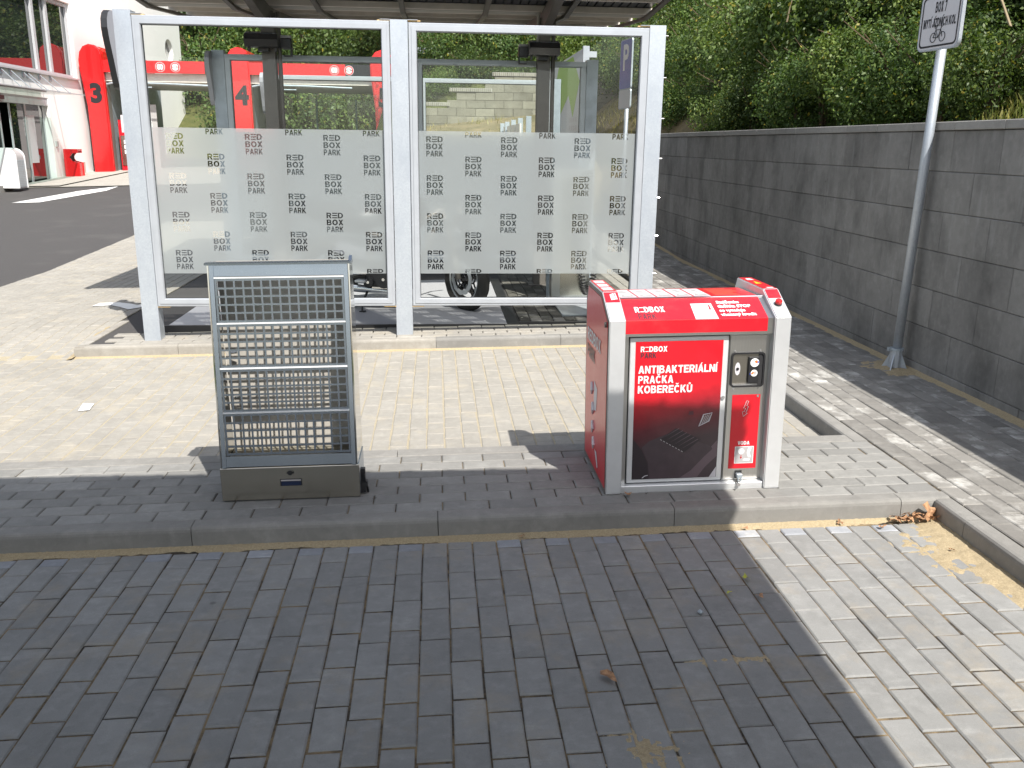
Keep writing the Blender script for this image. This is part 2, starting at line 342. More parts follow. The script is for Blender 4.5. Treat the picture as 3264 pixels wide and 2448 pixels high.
# ---- bold grotesque capitals drawn as outlines (unit height), with accents
def _arc(cx_, cy_, rx_, ry_, a0, a1, n=7): return [(cx_+rx_*math.cos(R(a0+(a1-a0)*i/n)), cy_+ry_*math.sin(R(a0+(a1-a0)*i/n))) for i in range(n+1)]
_cnt = [(.28, .80), (.28, .56), (.56, .56), (.66, .61), (.68, .68), (.66, .75), (.56, .80)]
GL = {
 'P': (.67, [[(0, 0), (0, 1)]+_arc(.56, .68, .42, .32, 90, -90)+[(.28, .36), (.28, 0)], _cnt]),
 'R': (.72, [[(0, 0), (0, 1)]+_arc(.56, .70, .39, .30, 90, -50)+[(.74, .42), (.98, 0), (.67, 0), (.47, .37), (.28, .37), (.28, 0)], _cnt]),
 'B': (.72, [[(0, 0), (0, 1)]+_arc(.56, .755, .36, .245, 90, -50, 5)+_arc(.56, .29, .42, .29, 55, -90, 6), [(.28, .82), (.28, .62), (.54, .62), (.62, .66), (.63, .72), (.61, .79), (.54, .82)], [(.28, .43), (.28, .19), (.56, .19), (.67, .24), (.69, .31), (.66, .39), (.56, .43)]]),
 'D': (.74, [[(0, 0), (0, 1)]+_arc(.42, .5, .58, .5, 90, -90, 10), [(.28, .8), (.28, .2)]+_arc(.40, .5, .31, .3, -90, 90, 8)]),
 'O': (.80, [_arc(.5, .5, .5, .515, 0, 345, 23), _arc(.5, .5, .235, .30, 0, 340, 17)]),
 'X': (.72, [[(0, 0), (.33, .51), (.02, 1), (.34, 1), (.5, .71), (.66, 1), (.98, 1), (.67, .51), (1, 0), (.67, 0), (.5, .31), (.33, 0)]]),
 'A': (.76, [[(0, 0), (.35, 1), (.65, 1), (1, 0), (.71, 0), (.64, .2), (.36, .2), (.29, 0)], [(.42, .39), (.58, .39), (.5, .70)]]),
 'K': (.74, [[(0, 0), (0, 1), (.28, 1), (.28, .61), (.61, 1), (.96, 1), (.57, .58), (1, 0), (.66, 0), (.39, .39), (.28, .27), (.28, 0)]]),
 'N': (.72, [[(0, 0), (0, 1), (.30, 1), (.73, .37), (.73, 1), (1, 1), (1, 0), (.70, 0), (.27, .63), (.27, 0)]]),
 'T': (.66, [[(.35, 0), (.35, .79), (0, .79), (0, 1), (1, 1), (1, .79), (.65, .79), (.65, 0)]]),
 'I': (.21, [[(0, 0), (0, 1), (1, 1), (1, 0)]]),
 'E': (.64, [[(0, 0), (0, 1), (1, 1), (1, .8), (.32, .8), (.32, .61), (.93, .61), (.93, .41), (.32, .41), (.32, .2), (1, .2), (1, 0)]]),
 'L': (.58, [[(0, 0), (0, 1), (.34, 1), (.34, .21), (1, .21), (1, 0)]]),
 'V': (.70, [[(.35, 0), (0, 1), (.30, 1), (.5, .34), (.70, 1), (1, 1), (.65, 0)]]),
 'U': (.72, [[(0, 1), (.28, 1), (.28, .36)]+_arc(.5, .36, .22, .15, 180, 360, 6)+[(.72, 1), (1, 1), (1, .36)]+_arc(.5, .36, .5, .38, 0, -180, 10)[1:]]),
 'C': (.75, [_arc(.5, .5, .5, .515, 38, 322, 20)+_arc(.5, .5, .235, .30, 318, 42, 14)]),
 'M': (.88, [[(0, 0), (0, 1), (.32, 1), (.5, .38), (.68, 1), (1, 1), (1, 0), (.77, 0), (.77, .70), (.59, 0), (.41, 0), (.23, .70), (.23, 0)]]),
 'Y': (.70, [[(.36, 0), (.36, .40), (0, 1), (.32, 1), (.5, .66), (.68, 1), (1, 1), (.64, .40), (.64, 0)]]),
 'J': (.55, [[(.66, 1), (1, 1), (1, .3)]+_arc(.5, .3, .5, .32, 0, -180, 9)[1:]+[(0, .38), (.32, .38), (.34, .27), (.5, .18), (.64, .27)]]),
 'Z': (.68, [[(0, 0), (0, .2), (.60, .79), (.04, .79), (.04, 1), (1, 1), (1, .8), (.42, .21), (1, .21), (1, 0)]]),
 'H': (.72, [[(0, 0), (0, 1), (.29, 1), (.29, .61), (.71, .61), (.71, 1), (1, 1), (1, 0), (.71, 0), (.71, .40), (.29, .40), (.29, 0)]]),
 '7': (.58, [[(.18, 0), (.62, .79), (0, .79), (0, 1), (1, 1), (1, .82), (.50, 0)]]),
 ' ': (.26, []),
}
ACC = {'Á': ('A', 'a'), 'Í': ('I', 'a'), 'Č': ('C', 'c'), 'Ů': ('U', 'o')}
def dd(l):
    out = []
    for p in l:
        if not out or abs(p[0]-out[-1][0])+abs(p[1]-out[-1][1]) > 1e-5: out.append(p)
    if abs(out[0][0]-out[-1][0])+abs(out[0][1]-out[-1][1]) < 1e-5: out.pop()
    return out
def glyph_loops(ch, x0, x1, y0, y1):
    return [[(x0+p[0]*(x1-x0), y0+min(1, max(0, p[1]))*(y1-y0)) for p in dd(l)] for l in GL[ch][1]]
def word_layout(word, gap=.085):
    x = 0; out = []
    for ch in word:
        base_, acc = ACC.get(ch, (ch, None)); w_ = GL[base_][0]; out.append((base_, acc, x, x+w_)); x += w_+gap
    return out, x-gap
def word_loops(word, x0, x1, y0, y1):
    lay_, W = word_layout(word); k_ = (x1-x0)/W; out = []
    for ch, acc, a, b_ in lay_:
        out += glyph_loops(ch, x0+a*k_, x0+b_*k_, y0, y1)
        if acc:
            c_ = x0+(a+b_)/2*k_; h = y1-y0
            if acc == 'a': out.append([(c_-.05*h, y1+.05*h), (c_+.06*h, y1+.24*h), (c_+.22*h, y1+.24*h), (c_+.06*h, y1+.05*h)])
            if acc == 'c': out.append([(c_-.22*h, y1+.25*h), (c_-.07*h, y1+.25*h), (c_, y1+.16*h), (c_+.07*h, y1+.25*h), (c_+.22*h, y1+.25*h), (c_+.08*h, y1+.06*h), (c_-.08*h, y1+.06*h)])
            if acc == 'o': out += [[(c_+.14*h*math.cos(R(q)), y1+.17*h+.13*h*math.sin(R(q))) for q in range(0, 360, 30)], [(c_+.06*h*math.cos(R(q)), y1+.17*h+.055*h*math.sin(R(q))) for q in range(0, 360, 45)]]
    return out
def caps(word, x0, x1, z, h, mat, parent, y=0., mtx=None, name='lettering', loops=None):
    """flat bold capitals in the local x/z plane (or any plane through mtx)"""
    bm = B()
    for l in (loops if loops is not None else word_loops(word, x0, x1, z, z+h)):
        vv = [bm.verts.new((p[0], p[1], 0)) for p in l]
        for q in range(len(vv)): bm.edges.new((vv[q], vv[(q+1) % len(vv)]))
    bmesh.ops.triangle_fill(bm, use_beauty=True, use_dissolve=False, edges=list(bm.edges))
    for v in bm.verts: v.co = (mtx @ v.co) if mtx else Vector((v.co.x, y, v.co.y))
    want = (mtx.to_3x3() @ Vector((0, 0, 1))) if mtx else Vector((0, -1, 0))
    for f in bm.faces:
        f.normal_update()
        if f.normal.dot(want) < 0: f.normal_flip()
    return obj(name, bm, mat, parent)
SL = .018
def gx(x): return SL*max(-14, min(x, 4.2))
def bank(x, y):
    z = 0.
    if y > 8: z += .035*(min(y, 34)-8)
    return z
def ss(a, b, t):
    t = max(0., min(1., (t-a)/(b-a))); return t*t*(3-2*t)
def far_h(x, y):    # paving and asphalt left of the wash pad
    return gx(x)+bank(x, y)+.09*ss(3.3, 4.6, y)*ss(-2.3, -2.8, x)*ss(-14, -4, x)
def cproj(p):
    d = Vector(p)-CAMP; z = d.dot(cf)
    if z < .1: return None
    return (512+2812.37/3.1875*d.dot(cr)/z, 384-2812.37/3.1875*d.dot(cu)/z, z)
def sheet(name, x0, x1, y0, y1, hf, mat, nx=24, ny=24, parent=None, off=0.):
    bm = B(); g = [[bm.verts.new((x0+(x1-x0)*i/nx, y0+(y1-y0)*j/ny, hf(x0+(x1-x0)*i/nx, y0+(y1-y0)*j/ny)+off)) for i in range(nx+1)] for j in range(ny+1)]
    for j in range(ny):
        for i in range(nx): bm.faces.new((g[j][i], g[j][i+1], g[j+1][i+1], g[j+1][i]))
    return obj(name, bm, mat, parent)
# ---- paving: every block its own bevelled piece
_pm = {}
def paver_data(l, w_, mat, h=.05, c=.005):
    key = (round(l, 3), round(w_, 3), mat)
    if key not in _pm:
        L, W = l/2, w_/2; vs = []
        for (a, z) in ((0, -h), (0, -c*.8), (c, 0)):
            vs += [(-L+a, -W+a, z), (L-a, -W+a, z), (L-a, W-a, z), (-L+a, W-a, z)]
        fs = [(8, 9, 10, 11)]
        for r0 in (0, 4):
            for k in range(4): fs.append((r0+k, r0+(k+1) % 4, r0+4+(k+1) % 4, r0+4+k))
        me = bpy.data.meshes.new('paver'); me.from_pydata(vs, [], fs); me.materials.append(M[mat]); _pm[key] = me
    return _pm[key]
def lay(parent, items, hf, limit=295, name='paver', jit=.0016):
    """items: (x, y, length, width, along_y, mat). The ones that show largest become parts, the rest one stuff mesh."""
    sc_ = []
    for it in items:
        x, y = it[0], it[1]; p = cproj((x, y, hf(x, y)))
        s = 0
        if p and -40 < p[0] < 1064 and -40 < p[1] < 808: s = it[2]*it[3]/(p[2]**3)
        elif p: s = 1e-7/(p[2]**3)
        sc_.append(s)
    order = sorted(range(len(items)), key=lambda i: -sc_[i])
    top = set(i for i in order[:limit] if sc_[i] > 1e-6)
    vs, fs, mi = [], [], []; mats = sorted({it[5] for it in items})
    for i, (x, y, l, w_, ay, mat) in enumerate(items):
        z = hf(x, y)+random.uniform(-jit, jit); e = .05
        sx = (hf(x+e, y)-hf(x-e, y))/(2*e); sy = (hf(x, y+e)-hf(x, y-e))/(2*e)
        rot = Euler((math.atan(sy)+random.gauss(0, .006), -math.atan(sx)+random.gauss(0, .006), (R(90) if ay else 0)+random.gauss(0, .006)), 'XYZ')
        if ay:   # local x lies along world y
            mtx = Matrix.Translation((x, y, z)) @ Euler((math.atan(sy)+random.gauss(0, .008), -math.atan(sx)+random.gauss(0, .008), 0)).to_matrix().to_4x4() @ Matrix.Rotation(R(90)+random.gauss(0, .006), 4, 'Z')
        else: mtx = Matrix.Translation((x, y, z)) @ rot.to_matrix().to_4x4()
        me = paver_data(l, w_, mat)
        if i in top:
            o = bpy.data.objects.new(name, me); o.matrix_world = mtx; link(o, parent)
        else:
            b0 = len(vs); vs += [tuple(mtx @ v.co) for v in me.vertices]
            for p in me.polygons: fs.append([b0+k for k in p.vertices]); mi.append(mats.index(mat))
    if vs:
        me = bpy.data.meshes.new(name+'_field'); me.from_pydata(vs, [], fs)
        for m in mats: me.materials.append(M[m])
        me.polygons.foreach_set('material_index', mi)
        o = bpy.data.objects.new(name+'_field', me); link(o, parent); tag(o, kind='stuff')

# ================================================================== GROUND
def struct(o): return tag(o, kind='structure')
base = struct(sheet('ground', -90, 90, -40, 160, lambda x, y: gx(x)+bank(x, y)-.6, 'soil', 20, 20))
# front parking bay (columns of blocks running away from the camera)
front = struct(sheet('parking_bay', -9, 2.16, -8, -.001, lambda x, y: gx(x), 'sand_joint', 10, 10, off=-.0045))
items = []; k = 0; x = 2.12
XR = 2.150
nc = 0; x = 2.10
while x > -8.9:
    off = -.075 if nc % 2 else -.125
    items_half = nc % 2 == 0
    y = -.045
    if items_half:
        items.append((x, y-.033, .062, .096, True, 'paver_pale' if random.random() < .75 else 'paver_front')); y -= .066
    else:
        items.append((x, y-.067, .130, .096, True, 'paver_front')); y -= .134
    while y > -7.9:
        items.append((x+random.gauss(0, .0008), y-.1, .1952, .096, True, 'paver_front')); y -= .2015
    x -= .1006; nc += 1
lay(front, items, lambda x, y: gx(x), jit=.0018)
# island with rows of long blocks
isle = struct(sheet('kerb_island', -9, 2.23, .08, .77, lambda x, y: gx(x)+.09, 'sand_joint', 10, 2, off=-.007))
items = []
for r_ in range(7):
    y = .08+.0985*(r_+.5); x = 2.225-(.1 if r_ % 2 else 0)
    if r_ % 2: items.append((2.225-.048, y, .094, .095, False, 'paver_isle'))
    while x > -8.8: items.append((x-.1, y, .196, .0955, False, 'paver_isle')); x -= .2005
lay(isle, items, lambda x, y: gx(x)+.09)
# right walkway, blocks along y
walk = struct(sheet('walkway', 2.231, 3.2, -8, 16, lambda x, y: gx(x)+.09+bank(x, y), 'sand_joint', 3, 40, off=-.007))
items = []
for r_ in range(10):
    x = 2.235+.0965*(r_+.5)-.001; y = -7.9+(.1 if r_ % 2 else 0)
    while y < 15.8: items.append((x, y+.1, .196, .0935, True, 'paver_walk')); y += .2005
lay(walk, items, lambda x, y: gx(x)+.09+bank(x, y))
# far bay
far = struct(sheet('rear_bay', -4.8, 2.15, .881, 3.5, far_h, 'sand_far', 30, 16, off=-.0035))
items = []; x = 2.10; nc = 0
while x > -4.75:
    y = .885 if nc % 2 else .885-.0
    if nc % 2: items.append((x, y+.045, .088, .0955, True, 'paver_far')); y += .092
    while y < 3.44:
        l = min(.1985, 3.47-y-.003)
        items.append((x+random.gauss(0, .001), y+l/2, l, .0945, True, 'paver_far')); y += .2005
    x -= .1006; nc += 1
lay(far, items, far_h, jit=.0007)
side = struct(sheet('side_paving', -4.8, -2.8, 3.5, 13, far_h, 'sand_far', 20, 40, off=-.004))
items = []; x = -2.85; nc = 0
while x > -4.78:
    y = 3.48+(.1 if nc % 2 else 0)
    while y < 12.9: items.append((x, y+.1, .196, .0955, True, 'paver_far')); y += .2005
    x -= .1006; nc += 1
lay(side, items, far_h, jit=.0007)
# asphalt yard
yard = struct(sheet('asphalt_road', -10.9, -4.8, -12, 21.5, lambda x, y: far_h(x, y), 'asphalt', 30, 60))
struct(sheet('asphalt_yard', -4.8, 3.2, 13, 30, lambda x, y: far_h(x, y)+.09*ss(-4.8, -3, x)*.0, 'asphalt', 20, 20, off=-.01))
struct(sheet('asphalt_lane', -10.9, -4.8, 21.5, 30, lambda x, y: far_h(x, y), 'light_paving', 20, 20, off=.02))
# wash pad
padz = lambda x, y: gx(x)+.09
pad = struct(sheet('wash_pad', -2.8, 2.15, 3.581, 13, lambda x, y: padz(x, y)+bank(x, y), 'asphalt', 10, 20, off=-.012))
items = []
for r_ in range(4):
    y = 3.583+.1*(r_+.5); x = 2.1+(.1 if r_ % 2 else 0)-.02
    while x > -2.48: items.append((x-.1, y, .194, .095, False, 'paver_far')); x -= .2005
nc = 0; x = 2.08
while x > .72:
    y = 4.06+(.1 if nc % 2 else 0)
    while y < 8: items.append((x, y+.1, .196, .0955, True, 'paver_wet' if not (y < 4.1 or x > 1.95) else 'paver_far')); y += .2005
    x -= .1006; nc += 1
lay(pad, items, padz)
struct(sheet('resin_floor', -2.3, .60, 4.0, 6.6, padz, 'resin', 6, 6, off=.004))
bm = B(); box(bm, .603, .70, 3.99, 6.6, .06, .108); box(bm, .70, 2.1, 3.985, 4.015, .07, .125); box(bm, -2.3, .603, 3.975, 3.998, .05, .108)
tag(obj('drain_channel', bm, 'black'), 'black drain edging around the grey resin floor of the front wash box', 'drain')
bm = B(); box(bm, 1.12, 2.0, 4.32, 4.95, .105, .122)
tag(obj('floor_plate', bm, 'metalplate'), 'pale grey metal plate lying on the wet pavers inside the wash box', 'floor plate')
# sand strips and spills
from mathutils import noise as mn
def nz(x, y, f, z=0.): return mn.noise(Vector((x*f, y*f, z)))
def sandfield(name, x0, x1, y0, y1, step, fn, hf, lab, mat='sand'):
    """loose sand as a height field; where it dips below the block tops the blocks show through"""
    nx, ny = max(2, int((x1-x0)/step)), max(2, int((y1-y0)/step)); bm = B(); g = []
    for j in range(ny+1):
        row = []
        for i in range(nx+1):
            x = x0+(x1-x0)*i/nx; y = y0+(y1-y0)*j/ny; h = fn(x, y); row.append((bm.verts.new((x, y, hf(x, y)+h)), h))
        g.append(row)
    for j in range(ny):
        for i in range(nx):
            q = (g[j][i], g[j][i+1], g[j+1][i+1], g[j+1][i])
            if max(a[1] for a in q) > -.006: bm.faces.new([a[0] for a in q])
    loose = [v for v in bm.verts if not v.link_faces]; bmesh.ops.delete(bm, geom=loose, context='VERTS')
    return tag(obj(name, bm, mat, smooth=True), lab, 'sand', kind='stuff')
def edge_fn(y0, w_, h, seed, big=.5):
    def f(x, y):
        d = abs(y-y0); ww = w_*(1+big*nz(x, 0, 2.3, seed)+.5*nz(x, y, 11, seed)+.3*nz(x, y, 37, seed))
        return h*(1-d/max(ww, .004))+.0025*nz(x, y, 60, seed)
    return f
G0 = lambda x, y: gx(x)
sandfield('sand_line', -3.2, 2.15, -.11, .0, .0065, edge_fn(0, .028, .009, 3, .9), G0, 'loose sand along the foot of the front kerb')
sandfield('sand_line', -2.84, 2.15, 3.4, 3.5, .012, edge_fn(3.5, .026, .010, 9, 1.1), G0, 'loose sand along the foot of the rear kerb', 'sand')
def corner(x, y):
    d = 2.15-x
    w0 = .03+.13*ss(-.02, -.32, y)*ss(-.75, -.3, y)+.05*ss(-1.6, -.6, y)
    w0 *= 1+.7*nz(x, y, 5, 2)+.5*nz(x, y, 17, 4)
    return .013*(1-d/max(w0, .01))+.0035*nz(x, y, 30, 1)+.002*nz(x, y, 80, 1)
sandfield('sand_heap', 1.75, 2.15, -1.7, -.0, .0075, corner, G0, 'spilled sand in the right corner of the front kerb')
def patch(cx_, cy_, rx_, ry_, h, seed):
    def f(x, y):
        d = math.hypot((x-cx_)/rx_, (y-cy_)/ry_)*(1+.45*nz(x, y, 9, seed)+.3*nz(x, y, 30, seed)); return h*(1-d)-.0012+.004*nz(x, y, 45, seed)+.003*nz(x, y, 90, seed)
    return f
sandfield('sand_patch', .38, .75, -1.62, -1.2, .005, patch(.56, -1.40, .05, .07, .0035, 5), G0, 'small sand patch on the front pavers near the bottom of the picture')
sandfield('sand_patch', .75, 1.15, -1.12, -.85, .005, patch(.93, -.99, .09, .012, .004, 8), G0, 'thin sand trace along a joint of the shaded front pavers')
sandfield('sand_ring', 2.9, 3.2, 2.0, 2.45, .008, patch(3.13, 2.22, .16, .2, .02, 6), lambda x, y: gx(x)+.09, 'sand around the foot of the sign pole')
def wallfoot(x, y): return .018*(1-(3.2-x)/max(.01, .04*(1+.8*nz(0, y, 1.5, 2)+.4*nz(x, y, 14, 2))))+.003*nz(x, y, 50, 1)
sandfield('sand_line', 3.08, 3.2, -1.5, 9.5, .014, wallfoot, lambda x, y: gx(x)+.09+bank(x, y), 'loose sand where the walkway meets the block wall')
sandfield('sand_heap', -2.95, -2.79, 3.42, 4.3, .01, lambda x, y: .012*(1-(-2.8-x)/max(.01, .05*(1+.9*nz(x, y, 6, 3))))+.003*nz(x, y, 50, 1), far_h, 'sand around the left end of the rear kerb')

# ---- kerbs: one thing per stone
def kerb_stone(p0, p1, w_, z0, h, name, label, mat='kerb', rnd_=.022, flip=1, group=None, top=0.):
    """stone from p0 to p1; face on the left of the direction, body to the right"""
    p0, p1 = Vector(p0), Vector(p1); d = (p1-p0); L = d.length; ang = math.atan2(d.y, d.x)
    bm = B(); r_ = rnd_
    prof = [(0, -.12), (0, h-r_), (r_*.12, h-r_*.5), (r_*.4, h-r_*.15), (r_, h), (w_-.004, h), (w_, h-.004), (w_, -.12)]
    prof = [(flip*a, b_) for a, b_ in prof]
    prism(bm, prof, 'x', .0015, L-.0015)
    o = obj(name, bm, mat, loc=(p0.x, p0.y, z0), rot=(0, -math.atan((gx(p1.x)-gx(p0.x))/L) if abs(d.x) > .1 else 0, ang))
    for p in o.data.polygons: p.use_smooth = False
    return tag(o, label, 'kerb stone', group)
xs = [-1.003*k for k in range(8, 0, -1)]+[0, 1.003, 2.006]
names = {0: 'kerb stone below the steel grid rack', 1: 'kerb stone between the grid rack and the mat washer', 2: 'kerb stone below the red mat washer'}
for i in range(-8, 2):
    x0, x1 = 1.003*i, 1.003*(i+1)
    lab = {-2: 'front kerb stone left of the grid rack, at the left edge of the photo', -1: 'front kerb stone in front of the steel grid rack', 0: 'front kerb stone in the gap between rack and washer', 1: 'front kerb stone in front of the red mat washer'}.get(i, 'front kerb stone further left along the island, outside the photo')
    kerb_stone((x0, 0, 0), (x1, 0, 0), .08, gx(x0), .09, 'kerb_stone', lab, group='front kerb stones')
kerb_stone((2.006, 0, 0), (2.232, 0, 0), .08, gx(2.006), .0895, 'kerb_stone', 'short front kerb corner piece behind the dry leaves', group='front kerb stones')
ys = [0, -.23]+[-.23-1.003*k for k in range(1, 7)]
for i in range(len(ys)-1):
    lab = 'right side kerb stone just past the corner with the leaves' if i == 0 else 'right side kerb stone with a chipped edge' if i == 1 else 'right side kerb stone nearer the camera, outside the photo'
    kerb_stone((2.15, ys[i+1], 0), (2.15, ys[i]-(.0005 if i else .002), 0), .08, gx(2.15), .09, 'kerb_stone', lab, flip=-1, group='right side kerb stones')
# stones along the back of the island and right of the rear bay
for i in range(-5, 3):
    x0, x1 = 1.003*i-.2, 1.003*(i+1)-.2
    if x1 > 2.15: x1 = 2.15
    lab = {-3: 'flat kerb stone behind the island at the left edge of the photo', -2: 'flat kerb stone behind the island, left of the grid rack', -1: 'flat kerb stone behind the grid rack', 0: 'flat kerb stone behind the island between rack and washer', 1: 'flat kerb stone behind the mat washer', 2: 'short flat kerb stone behind the island right of the washer'}.get(i, 'flat kerb stone behind the island, outside the photo')
    o = kerb_stone((x0, .88, 0), (x1, .88, 0), .105, gx(x0), .09, 'kerb_stone', lab, flip=-1, rnd_=.012, group='kerb stones behind the island')
kerb_stone((-2.8, 4.55, 0), (-2.8, 3.502, 0), .08, gx(-2.8)+.0005, .09, 'kerb_stone', 'worn kerb stone along the left side of the front wash pad', mat='kerb_old', group='rear kerb stones')
yy = .772
for i in range(3):
    y1 = min(3.5, yy+1.003)
    kerb_stone((2.15, yy, 0), (2.15, y1, 0), .08, gx(2.15), .0897, 'kerb_stone', ['right kerb stone of the rear bay, nearest the washer', 'right kerb stone in the middle of the rear bay', 'right kerb stone of the rear bay beside the sign pole'][i], flip=-1, group='kerb stones right of the rear bay')
    yy = y1
for i in range(5):
    x0 = -2.80 if i == 0 else -2.013+1.003*(i-1); x1 = -2.013 if i == 0 else min(2.15, x0+1.003)
    kerb_stone((x0, 3.5, 0), (x1, 3.5, 0), .08, gx(x0), .09, 'kerb_stone', ['pale scuffed kerb end left of the glass screen', 'rear kerb stone behind the grid rack', 'rear kerb stone in front of the middle screen post', 'rear kerb stone in the gap left of the washer', 'rear kerb stone behind the red washer'][i], mat='kerb_old' if i < 3 else 'kerb', group='rear kerb stones')

# ================================================================== BLOCK WALL ON THE RIGHT
wall = thing('block_wall', 'dark grey concrete block retaining wall with a pale cap, right of the walkway', 'wall', (3.2, 0, 0))
boxo('joint_core', (.012, .24, -6, 12, -.2, 1.70), 'mortar', wall)
_wb = {}
def wallblock(l, h, mat, t=.2, c=.004):
    k_ = (round(l, 3), h, mat, t)
    if k_ not in _wb:
        vs = []; fs = []
        for (a, x) in ((0, t), (0, c), (c, 0)):
            vs += [(x, a, a), (x, l-a, a), (x, l-a, h-a), (x, a, h-a)]
        fs = [(8, 11, 10, 9)]+[(r0+i, r0+4+i, r0+4+(i+1) % 4, r0+(i+1) % 4) for r0 in (0, 4) for i in range(4)]
        me = bpy.data.meshes.new('block'); me.from_pydata(vs, [], fs); me.materials.append(M[mat]); _wb[k_] = me
    return _wb[k_]
for c_ in range(7):
    z1 = 1.708-.249*c_; y = -6+(.25 if c_ % 2 else .018)
    while y < 11.9:
        o = bpy.data.objects.new('block', wallblock(.4975, .2465, 'wall')); o.location = (random.uniform(-.0025, .0025), y, z1-.249); o.rotation_euler = (0, random.gauss(0, .003), random.gauss(0, .002)); link(o, wall); y += .5
y = -6
while y < 11.9:
    o = bpy.data.objects.new('cap_stone', wallblock(.497, .052, 'wall_cap', t=.26)); o.location = (-.012+random.uniform(-.002, .002), y, 1.709); link(o, wall)
    y += .5
for m_ in (_wb[(.497, .052, 'wall_cap', .26)],):
    bmq = bmesh.new(); bmq.from_mesh(m_); box(bmq, .004, .26, .002, .495, .0505, .0525); bmq.to_mesh(m_); bmq.free()

# ================================================================== GLASS SCREENS
def curve_fill(outer, loops_meshes):
    """flat sheet in local x/z (built in x/y) with letter-shaped openings"""
    bm = B(); es = []
    vs = [bm.verts.new((p[0], p[1], 0)) for p in outer]
    for i in range(len(vs)): es.append(bm.edges.new((vs[i], vs[(i+1) % len(vs)])))
    for loop in loops_meshes:
        vv = [bm.verts.new((p[0], p[1], 0)) for p in loop]
        for i in range(len(vv)): bm.edges.new((vv[i], vv[(i+1) % len(vv)]))
    bmesh.ops.triangle_fill(bm, use_beauty=True, use_dissolve=False, edges=list(bm.edges))
    return bm
def film_mesh(x0, x1, z0, z1, cols, phase):
    """frosted sheet with the stacked logo cut out; logo 0.128 wide, rows every .292, neighbouring columns staggered"""
    loops = []; h = .0435; g = .0535
    for i, cx_ in enumerate(cols):
        zt = 1.492 if i % 2 == 0 else 1.636
        for k_ in range(-1, 5):
            for band, word in ((0, 'PARK'), (1, 'BOX'), (2, 'RED')):
                a, b_ = zt-.292*k_+band*g, zt-.292*k_+band*g+h
                a2, b2 = max(a, z0+.004), min(b_, z1-.004)
                if b2-a2 < .45*h: continue
                if word == 'RED':
                    loops += glyph_loops('R', cx_, cx_+.039, a2, b2)+glyph_loops('D', cx_+.0875, cx_+.128, a2, b2); hh = b2-a2
                    for q in (0, .40, .80): z = a2+hh*q; loops.append([(cx_+.044, z), (cx_+.0835, z), (cx_+.0835, z+hh*.195), (cx_+.044, z+hh*.195)])
                else: loops += word_loops(word, cx_, cx_+.128, a2, b2)
    return curve_fill([(x0, z0), (x1, z0), (x1, z1), (x0, z1)], loops)
def frame_bm(x0, x1, z0, z1, w_, t, y=0.):
    """mitred rectangular frame profile with a stepped inner lip"""
    bm = B()
    O_ = [(x0, z0), (x1, z0), (x1, z1), (x0, z1)]
    def ring(i, yy): return [bm.verts.new((p[0]+(i if p[0] == x0 else -i), yy, p[1]+(i if p[1] == z0 else -i))) for p in O_]
    rr = [ring(0, y+t), ring(0, y+.004), ring(.004, y), ring(w_*.34, y), ring(w_*.36, y-.006), ring(w_-.006, y-.006), ring(w_, y+.004), ring(w_, y+t)]
    for a, b_ in zip(rr, rr[1:]+rr[:1]):
        for i in range(4): j = (i+1) % 4; bm.faces.new((a[i], a[j], b_[j], b_[i]))
    bmesh.ops.recalc_face_normals(bm, faces=bm.faces); return bm
def fin_bm(pts, t=.045):
    bm = B(); prism(bm, pts, 'x', 0, t); return bm
FINP = [(3.86, 2.49), (3.70, 2.492), (3.62, 2.485), (3.575, 2.462), (3.545, 2.42), (3.536, 2.36), (3.55, 2.30), (3.575, 2.23), (3.61, 2.14), (3.64, 2.05), (3.665, 1.99), (3.69, 1.96), (3.73, 1.95), (3.90, 1.952), (3.95, 2.0), (3.95, 2.42), (3.92, 2.47)]
